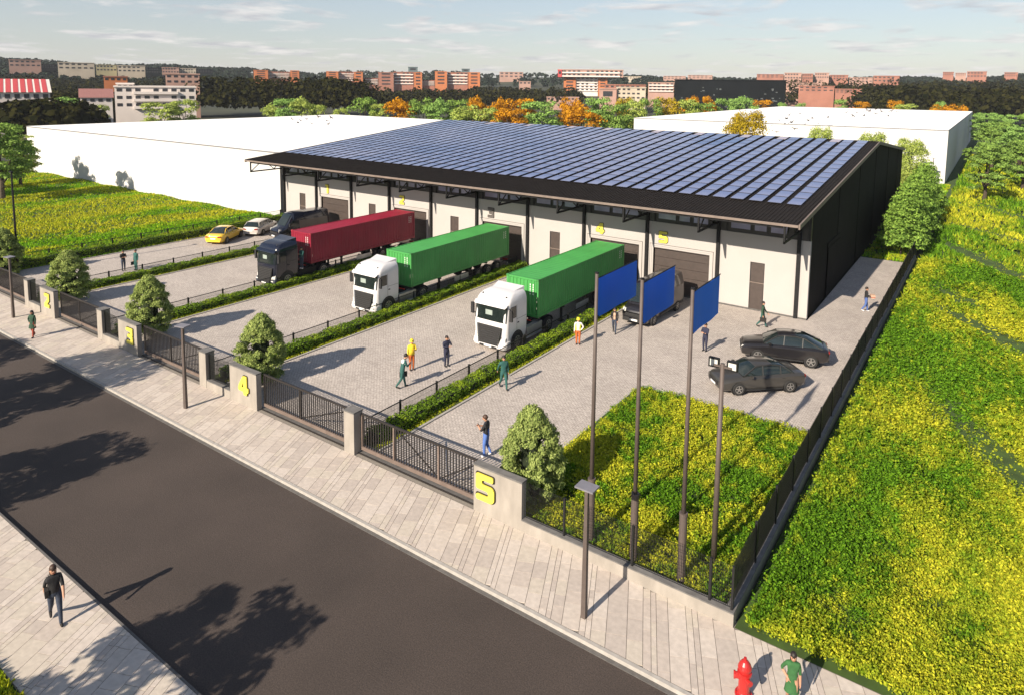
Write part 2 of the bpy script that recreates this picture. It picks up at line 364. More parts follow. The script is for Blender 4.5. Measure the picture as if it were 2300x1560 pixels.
# road and pavements
struct(MB().box(-90, 30, -10.4, -3.02, -.2, -.12).build('road', M_asph))
struct(MB().box(-90, 30, -3.02, -2.90, -.2, .012).build('kerb', M_kerb))
struct(MB().box(-90, 30, -3.16, -3.02, -.2, -.105).build('gutter', M_kerbd))
struct(MB().box(-90, 30, -10.46, -10.40, -.2, .006).build('kerb', M_kerbd))
def clip(poly, y0, y1, x0, x1):
    def cut(p, f):
        out = []
        for i in range(len(p)):
            a, b = p[i-1], p[i]; fa, fb = f(a), f(b)
            if (fa >= 0) != (fb >= 0): t = fa/(fa-fb); out.append((a[0]+(b[0]-a[0])*t, a[1]+(b[1]-a[1])*t))
            if fb >= 0: out.append(b)
        return out
    for f in (lambda q: q[1]-y0, lambda q: y1-q[1], lambda q: q[0]-x0, lambda q: x1-q[0]):
        if len(poly) < 3: return []
        poly = cut(poly, f)
    return poly
def slabs(x0, x1, y0, y1, seed):
    rnd = random.Random(seed); out = []
    a = R(114); D = (math.cos(a), math.sin(a)); P = (math.sin(a), -math.cos(a))
    widths = [.52,.40,.20,.14,.30,.46,.16,.14,.38]; s = x0*P[0]-6; smax = x1*P[0]+8; k = 0
    while s < smax:
        w = widths[k % len(widths)]*1.15; k += 1
        t = -rnd.uniform(0, 1)-2
        # centre line: point = P*s + D*t ; y = P.y*s + D.y*t
        tmin = (y0-P[1]*(s))/D[1]-1.0; tmax = (y1-P[1]*s)/D[1]+1.0; t = tmin-rnd.uniform(0, .8)
        while t < tmax:
            l = rnd.choice([.45,.6,.75,.95])*(1.1 if w > .25 else .85); g = .007
            q = [(P[0]*aa+D[0]*bb, P[1]*aa+D[1]*bb) for aa, bb in ((s+g, t+g), (s+w-g, t+g), (s+w-g, t+l-g), (s+g, t+l-g))]
            q = clip(q, y0, y1, x0, x1)
            if len(q) >= 3:
                ar = abs(sum(q[i-1][0]*q[i][1]-q[i][0]*q[i-1][1] for i in range(len(q))))/2
                if ar > .01: out.append((q, rnd.randrange(5), rnd.uniform(-.0015, .0015)))
            t += l
        s += w
    return out
pav_far = struct(MB().box(-90, 30, -2.88, .35, -.2, -.022).build('pavement', M_joint))
pav_near = struct(MB().box(-60, 5, -13.12, -10.46, -.2, -.022).build('near_pavement', M_joint))
allsl = [(q, m, dz, pav_far) for q, m, dz in slabs(-62, 12, -2.87, .0, 3)]+[(q, m, dz, pav_near) for q, m, dz in slabs(-32, -8, -13.1, -10.47, 5)]
def sdist(s):
    q = s[0]; x = sum(p[0] for p in q)/len(q); y = sum(p[1] for p in q)/len(q)
    vis = 0 if (x < 4.8 and y < .2 and y > -13) else 60
    ar = abs(sum(q[i-1][0]*q[i][1]-q[i][0]*q[i-1][1] for i in range(len(q))))/2
    return math.hypot(math.hypot(x-CX, y-CY), CZ)/math.sqrt(ar)+vis
allsl.sort(key=sdist)
rest = {pav_far: MB(), pav_near: MB()}
for i, (q, m, dz, par) in enumerate(allsl):
    n = len(q); vs = [(x, y, -.03) for x, y in q]+[(x, y, dz) for x, y in q]
    fs = [tuple(range(n, 2*n))]+[(j, (j+1) % n, (j+1) % n+n, j+n) for j in range(n)]
    if i < 300: MB().add(vs, fs, 0).build('paving_slab', M_slab[m], par)
    else: rest[par].add(vs, fs, m)
for par, mb in rest.items():
    if mb.v: tag(mb.build('paving_slabs', M_slab, par), kind='stuff')
# yard paving (one sheet) with lawns laid around it
XL = -59.9
struct(MB().box(XL, -.24, .35, 30.1, -.2, 0).build('yard', M_yard))
struct(MB().box(-4.35, -.24, 30.1, 52.4, -.2, 0).build('side_path', M_yard))
M_turf = mat('turf_soil', (.022,.042,.005), .95, scale=1.3, col2=(.05,.095,.010), detail=6)
LAWN = (-9.3, -.24, .3, 13.75)
struct(MB().box(LAWN[0]+.12, LAWN[1], LAWN[2], LAWN[3]-.12, -.1, .03).build('lawn', M_turf))
struct(MB().box(LAWN[0], LAWN[0]+.12, LAWN[2], LAWN[3], -.1, .05).build('lawn_kerb', M_kerb))
struct(MB().box(LAWN[0]+.12, LAWN[1], LAWN[3]-.12, LAWN[3], -.1, .05).build('lawn_kerb', M_kerb))
# field on the right, with low swells; meadow on the left
def field_z(x, y):
    if x < .5: return 0
    k = min(1, (x-.3)/3.0)*min(1, max(0, (y-.1)/2.5))
    s = x*.84+y*.545; q = -x*.545+y*.84
    return k*(.20*math.sin(s*1.55+1.4*math.sin(q*.21))+.30*math.sin(s*.62+.8*math.sin(q*.11)+2)+.05*math.sin(x*2.3+y*1.7)*math.sin(q*.9))+.05
def sheet(name, x0, x1, y0, y1, nx, ny, fz, m):
    X, Y = np.meshgrid(np.linspace(x0, x1, nx), np.linspace(y0, y1, ny)); Z = np.vectorize(fz)(X, Y)
    V = np.stack([X.ravel(), Y.ravel(), Z.ravel()], 1); i = np.arange(nx*ny).reshape(ny, nx)
    Q = np.stack([i[:-1,:-1].ravel(), i[:-1,1:].ravel(), i[1:,1:].ravel(), i[1:,:-1].ravel()], 1)
    me = fastmesh(name, V, Q, m); me.polygons.foreach_set('use_smooth', [True]*len(Q)); return place(name, me)
struct(sheet('field', .06, 60, .02, 260, 150, 320, field_z, M_turf))
struct(sheet('field_edge', 12.02, 60, -13, .018, 10, 10, lambda x, y: .02, M_turf))
def meadow_z(x, y): return -.02 + .06*math.sin(y*.5+x*.12)+.10*math.sin(x*.55)
struct(sheet('meadow', -200, -62.3, -2.8, 31, 120, 60, meadow_z, M_turf))
struct(MB().box(-62.3, -60.0, .0, 30.2, -.2, -.01).build('verge', M_turf))
struct(MB().box(-60, 20, -60, -13.12, -.2, -.03).build('near_verge', M_turf))
struct(MB().box(-4.35, -.3, 52.4, 118, -.2, -.01).build('back_verge', M_turf))
struct(MB().box(-140, .05, 83, 320, -.24, -.03).build('back_land', M_turf))

# plants on them
def scatter(n, fx, rng):     # n candidate points from the sampler
    return fx(rng, n)
def clump_mesh(name, P, hgt, size, nleaf, m, rng, spread=.16, up=.55, zf=None):
    n = len(P); Z = np.array([zf(x, y) for x, y in P]) if zf else np.zeros(n)
    k = nleaf; ang = rng.uniform(0, 2*math.pi, (n, k)); rad = rng.uniform(.15, 1, (n, k))*spread*rng.uniform(.6, 1.3, (n, 1)); h = rng.uniform(.2, 1, (n, k))*hgt*rng.uniform(.5, 1.3, (n, 1))
    X = P[:,0:1]+np.cos(ang)*rad; Y = P[:,1:2]+np.sin(ang)*rad; ZZ = Z[:,None]+h
    pts = np.stack([X, Y, ZZ], 2).reshape(-1, 3)
    nr = np.stack([np.cos(ang)*(1-up), np.sin(ang)*(1-up), np.full((n, k), up)], 2).reshape(-1, 3)+rng.normal(0, .25, (n*k, 3))
    V, Q = leaves(pts, nr, np.repeat(size if np.ndim(size) else np.full(n, size), k), rng, .6)
    return fastmesh(name, V, Q, m)
def blades(name, P, hgt, wid, m, rng, zf=None, nb=3):
    n = len(P)*nb; P = np.repeat(P, nb, 0)+rng.normal(0, .05, (n, 2)); hgt = np.repeat(hgt, nb) if np.ndim(hgt) else np.full(n, hgt); wid = np.repeat(wid, nb) if np.ndim(wid) else np.full(n, wid)
    Z = np.array([zf(x, y) for x, y in P]) if zf else np.zeros(n)
    a = rng.uniform(0, 2*math.pi, n); l = rng.uniform(-.6, .6, (n, 2)); h = hgt*rng.uniform(.5, 1.2, n)
    dx, dy = np.cos(a)*wid, np.sin(a)*wid
    b0 = np.stack([P[:,0]-dx, P[:,1]-dy, Z], 1); b1 = np.stack([P[:,0]+dx, P[:,1]+dy, Z], 1); t = np.stack([P[:,0]+l[:,0]*h, P[:,1]+l[:,1]*h, Z+h], 1)
    V = np.stack([b0, b1, t], 1).reshape(-1, 3); return fastmesh(name, V, np.arange(3*n).reshape(-1, 3), m)
def mixleaf(name, greens, yellows, pscale, pstretch, prot, sharp, fine=2.2, transl=.3):
    """green and yellow plants: broad drifts broken up by a fine noise, plus leaf to leaf variation"""
    m = bpy.data.materials.new(name); m.use_nodes = True; t = m.node_tree; t.nodes.clear(); nn = t.nodes.new; lk = t.links.new
    ge = nn('ShaderNodeNewGeometry'); tc = nn('ShaderNodeTexCoord'); mp = nn('ShaderNodeMapping'); mp.inputs['Scale'].default_value = pstretch; mp.inputs['Rotation'].default_value = (0, 0, prot); lk(tc.outputs['Object'], mp.inputs[0])
    n1 = nn('ShaderNodeTexNoise'); n1.inputs['Scale'].default_value = pscale; n1.inputs['Detail'].default_value = 5; n1.inputs['Roughness'].default_value = .6; lk(mp.outputs[0], n1.inputs['Vector'])
    n2 = nn('ShaderNodeTexNoise'); n2.inputs['Scale'].default_value = fine; n2.inputs['Detail'].default_value = 2; lk(tc.outputs['Object'], n2.inputs['Vector'])
    ad = nn('ShaderNodeMath'); ad.operation = 'MULTIPLY_ADD'; lk(n2.outputs['Fac'], ad.inputs[0]); ad.inputs[1].default_value = .38; lk(n1.outputs['Fac'], ad.inputs[2])
    mr = nn('ShaderNodeMapRange'); mr.inputs[1].default_value = sharp[0]+.19; mr.inputs[2].default_value = sharp[1]+.19; lk(ad.outputs[0], mr.inputs[0])
    res = []
    for a, b in (greens, yellows):
        x = nn('ShaderNodeMix'); x.data_type = 'RGBA'; x.inputs['A'].default_value = (*a, 1); x.inputs['B'].default_value = (*b, 1); lk(ge.outputs['Random Per Island'], x.inputs['Factor']); res.append(x.outputs['Result'])
    x = nn('ShaderNodeMix'); x.data_type = 'RGBA'; lk(mr.outputs[0], x.inputs['Factor']); lk(res[0], x.inputs['A']); lk(res[1], x.inputs['B'])
    d = nn('ShaderNodeBsdfDiffuse'); tr = nn('ShaderNodeBsdfTranslucent'); s_ = nn('ShaderNodeMixShader'); s_.inputs[0].default_value = transl
    lk(x.outputs['Result'], d.inputs[0]); lk(x.outputs['Result'], tr.inputs[0]); lk(d.outputs[0], s_.inputs[1]); lk(tr.outputs[0], s_.inputs[2]); o = nn('ShaderNodeOutputMaterial'); lk(s_.outputs[0], o.inputs[0]); return m
GRN = ((.035,.10,.007), (.16,.32,.02)); YEL = ((.20,.26,.015), (.60,.57,.04))
M_field = mixleaf('field_leaf', GRN, YEL, .16, (1,.42,1), -.575, (.44,.60))
M_grass = mixleaf('grass_leaf', ((.08,.20,.008), (.24,.46,.02)), YEL, .10, (1.8,.28,1), 0, (.42,.55), fine=.9)  # colour drawn out along y: grass colour bands plus painted tree-shadow streaks
M_lawnl = mixleaf('lawn_leaf', GRN, YEL, .28, (1,1,1), 0, (.44,.57))
rg = np.random.default_rng(5)
def field_pts(n, near, far, rng, pw=1.0):
    y = near*np.power(far/near, rng.uniform(0, 1, n)); x = .4+rng.uniform(0, 1, n)*(9+y*.42)
    return np.stack([x, y-near*.97], 1)
def clustered(P, k, rng, spread):
    d = rng.normal(0, 1, (len(P), k, 2))*np.reshape(spread, (-1, 1, 1)); return (P[:, None]+d).reshape(-1, 2)
def shade_bands(P):  # thins plants in bands; dark ground between imitates shading of the swells
    s = P[:, 0]*.84+P[:, 1]*.545; q = -P[:, 0]*.545+P[:, 1]*.84
    return .46+.5*np.sin(s*1.55+1.4*np.sin(q*.21)+.6)*.65+.5*np.sin(s*.62+.8*np.sin(q*.11)+2.4)*.6
P = field_pts(15000, 9, 62, rg); P = P[rg.uniform(0, 1, len(P)) < .58+.7*shade_bands(P)]; P = clustered(P, 6, rg, .11+.002*P[:, 1]); P = P[(P[:, 0] > .25) & (P[:, 1] > .12)]
sz = .074+.0027*P[:,1]
tag(place('field_plants', clump_mesh('field_plants', P, .42, sz, 8, M_field, rg, spread=.13, zf=field_z)), 'yellow green leafy plants covering the field beyond the right-hand fence', 'plants', kind='stuff')
P = field_pts(90000, 12, 190, rg); P = P[P[:, 0] > .2]; P = P[rg.uniform(0, 1, len(P)) < .58+.7*shade_bands(P)]
tag(place('field_grass', blades('field_grass', P, .26+.003*P[:,1], .028+.0015*P[:,1], M_field, rg, zf=field_z)), 'rough green and yellow grass of the field towards the far trees', 'grass', kind='stuff')
P = np.stack([rg.uniform(LAWN[0]+.3, -.4, 4200), rg.uniform(.5, LAWN[3]-.3, 4200)], 1); P = clustered(P, 5, rg, .10)
P[:, 0] = np.clip(P[:, 0], LAWN[0]+.22, -.32); P[:, 1] = np.clip(P[:, 1], .42, LAWN[3]-.22)
tag(place('lawn_plants', clump_mesh('lawn_plants', P, .27, .088, 8, M_lawnl, rg, spread=.12, zf=lambda x, y: .03)), 'low yellow green leafy ground cover around the flagpoles', 'plants', kind='stuff')
P = np.stack([-61.9-rg.uniform(0, 1, 42000)**1.25*78, rg.uniform(-2.5, 30.8, 42000)], 1)
tag(place('meadow_grass', blades('meadow_grass', P, .2, .075, M_grass, rg, zf=meadow_z)), 'bright green and yellow meadow grass in front of the long white building', 'grass', kind='stuff')
P = np.concatenate([np.stack([rg.uniform(-4.3, -.3, 5000), rg.uniform(52.5, 116, 5000)], 1), np.stack([rg.uniform(-17, -13, 800), rg.uniform(-14.4, -13.2, 800)], 1), np.stack([rg.uniform(-61.6, -60.1, 2000), rg.uniform(.2, 30, 2000)], 1)])
tag(place('verge_grass', blades('verge_grass', P, .22, .07, M_grass, rg)), 'green grass on the narrow verges around the yard', 'grass', kind='stuff')
# ------------------------------------------------------------------ main warehouse
XR, BAY, YW, HW = -5.143, 5.561, 30.28, 5.43
XB1, XB0 = -4.43, XR-10*BAY-.40        # outer faces right / left
YE, ZE, YRG, ZRG, YB = 25.77, 7.28, 59.29, 10.40, 82.9
SL = (ZRG-ZE)/(YRG-YE); ZBK = ZRG-(YB-YRG)*.097
def roofz(y): return ZE+(y-YE)*SL if y < YRG else ZRG-(y-YRG)*.097
WH = thing('warehouse', 'long white warehouse with black gable side, solar roof and loading doors numbered one to five', 'warehouse', (XR, YW, 0))
def WP(mb, name, mats, **k):       # a part of the warehouse, from world coordinates
    mb.v = [(x-XR, y-YW, z) for x, y, z in mb.v]; return mb.build(name, mats, WH, **k)
gates = [(5, 1.12, 1.90), (4, 2.13, 2.89), (3, 4.13, 4.89), (2, 6.13, 6.89), (1, 8.11, 8.87)]
doors = [.40, 3.42, 5.40, 7.37, 9.36]
GH = 3.4
holes = sorted([(XR-b*BAY, XR-a*BAY, GH) for _, a, b in gates]+[(XR-(d+.18)*BAY, XR-d*BAY, 3.44) for d in doors])
mb = MB(); x = XB0
for a, b, h in holes:
    mb.box(x, a, YW, YW+.3, 0, HW); mb.box(a, b, YW, YW+.3, h, HW); x = b
mb.box(x, XB1, YW, YW+.3, 0, HW)
WP(mb, 'front_wall', M_plaster)
mb = MB().box(XB0, XB1, YW-.03, YW, -.05, .07); WP(mb, 'plinth', M_kerbd)
# black side: upright cladding panels
y = YW+.302; k = 0
edges = np.linspace(YW+.302, YB, 12)
for i in range(11):
    a, b = edges[i]+.012, edges[i+1]-.012; mb = MB(); o = .0 if i % 2 else .03
    x1 = XB1+o-.03
    ys = [a, b] if not (a < YRG < b) else [a, YRG, b]
    rings = [[(XB1-.2, yy, 0), (x1, yy, 0), (x1, yy, roofz(yy)-.1), (XB1-.2, yy, roofz(yy)-.1)] for yy in ys]
    mb.loft(rings); WP(mb, 'cladding_panel', M_black)
WP(MB().box(XB1-.5, XB1-.02, YW+.3, YW+.31, HW, roofz(YW)-.1), 'corner_panel', M_black)
# a wide sliding door and its track on the dark side
WP(MB().box(XB1, XB1+.05, 36.2, 41.2, 3.9, 4.25), 'door_track', M_black)
WP(MB().box(XB1+.004, XB1+.07, 36.4, 41.0, .05, 3.88), 'side_door', M_black)
WP(MB().box(XB0, XB0+.2, YW+.3, YB, 0, ZE).box(XB0, XB1-.2, YB-.2, YB, 0, ZBK-.1), 'rear_wall', M_black)
# clerestory strip above the white wall
zt = roofz(YW)-.12
WP(MB().box(XB0, XB1-.01, YW+.08, YW+.28, HW, zt), 'clerestory_wall', M_winframe)
M_pane = mat('clerestory_glass', (.26,.27,.42), .12, var=.35, scale=.5, spec=.9)
for i in range(10):
    xr = XR-i*BAY
    for a, b in ((.14,.36),(.39,.56),(.59,.86)):
        xa, xb = xr-b*BAY, xr-a*BAY
        w = WP(MB().box(xa, xb, YW+.03, YW+.08, 5.62, 7.1), 'window', M_winframe)
        p = MB().box(xa+.07-XR, xb-.07-XR, .018, .03, 5.72, 6.98).build('pane', M_pane, w)
# columns and bracket trusses
for i in range(11):
    x = XR-i*BAY
    WP(MB().box(x-.11, x+.11, YW-.24, YW-.02, 0, 6.2), 'column', M_steel)
    zb = 6.26-.0; mb = MB()
    zfr = roofz(YE+.15)-.12
    mb.bar((x, YE+.12, 6.02), (x, YE+.12, zfr), .10, .12)
    mb.bar((x, YE+.06, 6.05), (x, YW+.05, 6.05), .10, .14)
    mb.bar((x, YE+.06, zfr-.1), (x, YW+.05, roofz(YW)-.2), .10, .14)
    for s in range(3):
        y0, y1 = YE+.2+s*1.45, YE+.2+(s+1)*1.45
        mb.bar((x, y0, 6.1 if s % 2 == 0 else roofz(y0)-.25), (x, y1, 6.1 if s % 2 else roofz(y1)-.25), .07)
    WP(mb, 'bracket_truss', M_steel)
    if i < 10: WP(MB().box(x-BAY+.11, x-.11, YE+.08, YE+.2, 6.98, 7.14), 'eave_beam', M_steel)
    WP(MB().box(x-.55, x+.55, YW-.04, YW+.02, HW+.02, 7.3), 'column_panel', M_winframe)
# corrugated roof
XRF0, XRF1 = XR-10*BAY-.66, XB1+.14
prof = []; x = XRF0
while x < XRF1-.12:
    prof += [(x, 0), (x+.11, 0), (x+.15, .05), (x+.21, .05)]; x += .25
prof.append((XRF1, 0))
mb = MB(); pts = [YE, YRG, YB+.25]
rings = [[(px, yy, roofz(yy)+pz) for px, pz in prof] for yy in pts]
mb.loft(rings, 0, caps=False, closed=False)
roof = WP(mb, 'roof', M_roofs, fix=False)
mb = MB(); k = 0
for y0, y1 in ((YE, YRG), (YRG, YB+.25)):
    mb.add([(XRF0, y0, roofz(y0)-.06), (XRF1, y0, roofz(y0)-.06), (XRF1, y1, roofz(y1)-.06), (XRF0, y1, roofz(y1)-.06)], [(0,3,2,1)])
mb.v = [(a-XR, b-YW, c) for a, b, c in mb.v]; mb.build('roof_deck', M_steel, roof, fix=False)
mb = MB().box(XRF0-.03, XRF1+.03, YE-.10, YE-.01, ZE-.13, ZE+.03); mb.v = [(a-XR, b-YW, c) for a, b, c in mb.v]; mb.build('gutter', M_trim, roof)
for xx in (XRF1, XRF0-.10):
    for (y0, y1) in ((YE-.1, YRG), (YRG, YB+.25)):
        mb = MB(); w = .10
        vs = [(xx+a, yy, roofz(yy)+c) for yy in (y0, y1) for a, c in ((0,-.22),(w,-.22),(w,.09),(0,.09))]
        mb.add(vs, [(3,2,1,0),(4,5,6,7),(0,1,5,4),(1,2,6,5),(2,3,7,6),(3,0,4,7)])
        mb.v = [(a-XR, b-YW, c) for a, b, c in mb.v]; mb.build('verge_trim', M_trim, roof)
mb = MB().box(XRF0, XRF1, YRG-.15, YRG+.15, ZRG+.04, ZRG+.09); mb.v = [(a-XR, b-YW, c) for a, b, c in mb.v]; mb.build('ridge_cap', M_roofs, roof)
# solar panels: 43 columns of 15
M_pv = mat('solar_glass', (.05,.085,.22), .16, 0, var=.25, scale=.16, spec=.75, col2=(.19,.205,.33), coord='Object')
M_pvf = mat('solar_frame', (.008,.008,.012), .6)
PWID, PPITCH, PLEN = .95, 1.30, 1.93
x0p = XR-1.03; s0 = .137; ys0 = YE+s0*(YRG-YE); ny = 15; dyp = (YRG-.12-ys0)/ny
def pvmesh(mats):
    mb = MB(); w = PWID/2; l = dyp/2-.075
    mb.box(-w, w, -l, l, 0, .04, 1); mb.box(-w+.02, w-.02, -l+.02, l-.02, .04, .046, 0); return mb.mesh('solar_panel', mats)
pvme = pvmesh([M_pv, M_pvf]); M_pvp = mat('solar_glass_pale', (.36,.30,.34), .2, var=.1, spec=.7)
pvpale = pvmesh([M_pvp, M_pvf]); slope = math.atan(SL); cells = []
for c in range(43):
    for r in range(ny):
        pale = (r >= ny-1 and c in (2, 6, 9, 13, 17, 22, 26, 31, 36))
        cells.append((x0p-c*PPITCH-.0+PWID/2-(.0), ys0+(r+.5)*dyp, pale))
cells.sort(key=lambda q: (q[0]-CX)**2+(q[1]-CY)**2)
mbr = [MB(), MB()]
for i, (x, y, pale) in enumerate(cells):
    if pale: x += .16
    z = roofz(y)+.09
    if i < 300:
        o = place('solar_panel', pvpale if pale else pvme, roof, (x-XR, y-YW, z)); o.rotation_euler = (slope, 0, 0)
    else:
        w = PWID/2; l = dyp/2-.075; d = 0.0
        for (a, b, z0, z1, mi) in ((w, l, 0, .04, 1), (w-.02, l-.02, .04, .046, 0)):
            vs = [(x-XR+p*a, y-YW+q*b, z+q*b*SL+zz) for zz in (z0, z1) for p, q in ((-1,-1),(1,-1),(1,1),(-1,1))]
            mbr[pale].add(vs, [(0,3,2,1),(4,5,6,7),(0,1,5,4),(1,2,6,5),(2,3,7,6),(3,0,4,7)], mi)
tag(mbr[0].build('solar_panels', [M_pv, M_pvf], roof), kind='stuff'); tag(mbr[1].build('solar_panels', [M_pvp, M_pvf], roof), kind='stuff')
# loading doors, frames, numerals
for num, a, b in gates:
    x0, x1 = XR-b*BAY, XR-a*BAY
    g = WP(MB().box(x0, x1, YW+.17, YW+.2, 0, GH), 'loading_door', M_door)
    n = 5
    for i in range(n):
        z0, z1 = i*GH/n+.012, (i+1)*GH/n-.012
        MB().box(x0-XR+.05, x1-XR-.05, .12, .17, z0, z1).build('door_section', M_door, g)
    f = WP(MB().box(x0-.30, x0-.18, YW-.035, YW-.003, 0, GH+.30).box(x1+.18, x1+.30, YW-.035, YW-.003, 0, GH+.30).box(x0-.18, x1+.18, YW-.035, YW-.003, GH+.18, GH+.30), 'door_surround', M_plaster)
    MB().box(x0-.33-XR, x0-.30-XR, -.02, -.004, 0, GH+.33).box(x1+.30-XR, x1+.33-XR, -.02, -.004, 0, GH+.33).box(x0-.33-XR, x1+.33-XR, -.021, -.005, GH+.305, GH+.33).build('surround_edge', M_door, f)
    WP(MB().box(x0-.03, x0, YW-.045, YW+.16, 0, GH).box(x1, x1+.03, YW-.045, YW+.16, 0, GH).box(x0-.03, x1+.03, YW-.046, YW+.16, GH, GH+.04), 'door_reveal', M_door)
    xd = {5: -15.32, 4: -20.75, 3: -31.75, 2: -42.75, 1: -53.85}[num]
    digit(str(num), xd-XR, 0, 3.86, .88 if num != 1 else .95, WH, M_grey if num == 3 else M_yellow, M_rim)
for d in doors:
    x0, x1 = XR-(d+.18)*BAY, XR-d*BAY
    g = WP(MB().box(x0, x1, YW+.10, YW+.16, 0, 3.44), 'door', M_winframe)
    MB().box(x0-XR+.05, x1-XR-.05, .06, .1, 2.02, 3.38).build('fanlight', M_door, g)
    h = MB().box(x0-XR+.05, x1-XR-.05, .055, .1, .05, 1.93).build('door_leaf', M_door, g)
    MB().box(x0-XR+.0, x1-XR-.0, .02, .1, 1.94, 2.0).build('transom', M_trim, g)
# the two big plain white halls
def hall(label, x0, x1, y0, y1, h):
    t = thing('white_hall', label, 'warehouse', (x1, y0, 0))
    def P(mb, n, m): mb.v = [(a-x1, b-y0, c) for a, b, c in mb.v]; return mb.build(n, m, t)
    P(MB().box(x0, x1, y0, y1, -.2, h), 'walls', M_white)
    P(MB().box(x0-.02, x1+.02, y0-.02, y1+.02, h, h+.16), 'roof_edge', M_wedge)
    P(MB().box(x0+.03, x1-.03, y0+.03, y1-.03, h+.05, h+.162), 'roof', M_hroof)
    return t
hall('long blank white hall left of the solar-roofed warehouse, beside the meadow', -132.5, -62.6, 31.0, 100, 7.5)
hall('blank white hall behind the solar-roofed warehouse, towards the right', -58.0, -1.25, 117.0, 239, 8.85)
# ------------------------------------------------------------------ street front
def wall_panel(num, x0, x1, xd, zd, h, lab):
    t = thing('gate_wall', lab, 'wall', (x0, 0, 0), group=None); w = x1-x0
    MB().box(0, w, 0, .28, -.1, 1.78).build('wall_slab', M_conc, t)
    MB().box(-.02, w+.02, -.02, .30, 1.78, 1.84).build('coping', M_cap, t)
    digit(num, xd-x0, 0, zd, h, t, M_yellow, M_rim, .06)
    return t
wall_panel('5', -9.68, -7.52, -9.52, .56, 1.02, 'concrete gate wall with the yellow number five, nearest the flagpoles')
wall_panel('4', -25.16, -22.98, -24.35, .58, .95, 'concrete gate wall carrying the yellow number four')
wall_panel('3', -36.42, -34.25, -35.35, .58, .95, 'concrete gate wall carrying the yellow number three')
wall_panel('2', -47.22, -45.05, -46.35, .58, .95, 'concrete gate wall carrying the yellow number two, farthest along the street')
def pier(x, lab):
    t = thing('gate_pier', lab, 'gate post', (x, 0, 0), group='concrete piers between the gates')
    MB().box(0, .62, 0, .5, -.1, 1.82).build('pier_shaft', M_conc, t); MB().box(-.02, .64, -.02, .52, 1.82, 1.88).build('pier_cap', M_cap, t)
pier(-16.78, 'grey concrete pier standing between the gates of lanes four and five')
pier(-27.9, 'slim concrete pier left of the wall numbered four')
pier(-39.05, 'slim concrete pier left of the wall numbered three')
pier(-49.75, 'slim concrete pier left of the wall numbered two')
def meshpanel(w, z0, z1, pitch=.05, t=.011):
    mb = MB(); n = int(w/pitch)
    for i in range(n+1):
        x = i*w/n; mb.add([(x-t/2, 0, z0), (x+t/2, 0, z0), (x+t/2, 0, z1), (x-t/2, 0, z1), (x, t, z0), (x, t, z1)], [(0,1,2,3), (1,4,5,2), (4,0,3,5)])
    k = max(2, int((z1-z0)/.2))
    for i in range(k+1):
        z = z0+(z1-z0)*i/k; mb.box(0, w, t+.001, t+.008, z-.004, z+.004)
    return mb
def low_wall(x0, x1, lab, gap=0):
    t = thing('low_wall', lab, 'wall', (x0, 0, 0), group=None)
    MB().box(0, x1-x0, 0, .26, -.1, .40).build('wall_slab', M_conc, t)
    MB().box(0, x1-x0, -.015, .275, .40, .44).build('coping', M_cap, t); return t
def mesh_fence(x0, x1, posts, lab, z0=.44, z1=1.78, y=.14):
    t = thing('mesh_fence', lab, 'fence', (x0, y, 0))
    for p in posts: MB().box(p-x0-.035, p-x0+.035, -.035, .035, z0, z1+.03).build('post', M_fence, t)
    xs = [x0]+[p for p in posts if x0+.2 < p < x1-.2]+[x1]
    for a, b in zip(xs[:-1], xs[1:]):
        o = meshpanel(b-a, z0+.04, z1).build('mesh_panel', M_fence, t, loc=(a-x0, 0, 0), fix=False)
    return t
low_wall(-7.52, .02, 'long low concrete wall at the pavement in front of the flagpoles')
mesh_fence(-7.48, -.05, [-5.85, -3.3, -.75, -.08], 'black wire mesh fence on the low wall in front of the flagpoles')
for xa, xb, n in ((-27.26, -25.16, '4'), (-38.41, -36.42, '3'), (-49.11, -47.22, '2')):
    low_wall(xa+.01, xb-.01, 'short low wall left of the concrete wall numbered %s' % {'4': 'four', '3': 'three', '2': 'two'}[n])
    mesh_fence(xa+.03, xb-.03, [xa+.07, xb-.07], 'short mesh fence left of the concrete wall numbered %s' % {'4': 'four', '3': 'three', '2': 'two'}[n])
# side boundary
t = thing('side_wall', 'low dark concrete wall running back along the field edge', 'wall', (0, .28, 0))
for i in range(27):
    MB().box(-.24, .0, .01, 1.985, -.15, .39).build('wall_slab', M_conc, t, loc=(0, i*2.0, 0))
    MB().box(-.255, .015, .004, 1.992, .39, .44).build('coping', M_cap, t, loc=(0, i*2.0, 0))
t = thing('side_fence', 'long black mesh fence on the side wall between yard and field', 'fence', (-.12, .16, 0))
pm = meshpanel(2.5, .48, 1.78).mesh('mesh_panel', M_fence); po = MB().box(-.04, .04, -.04, .04, .44, 1.85).mesh('post', M_fence)
for i in range(22):
    o = place('mesh_panel', pm, t, (0, i*2.5, 0), R(90)); place('post', po, t, (0, i*2.5+2.5, 0))
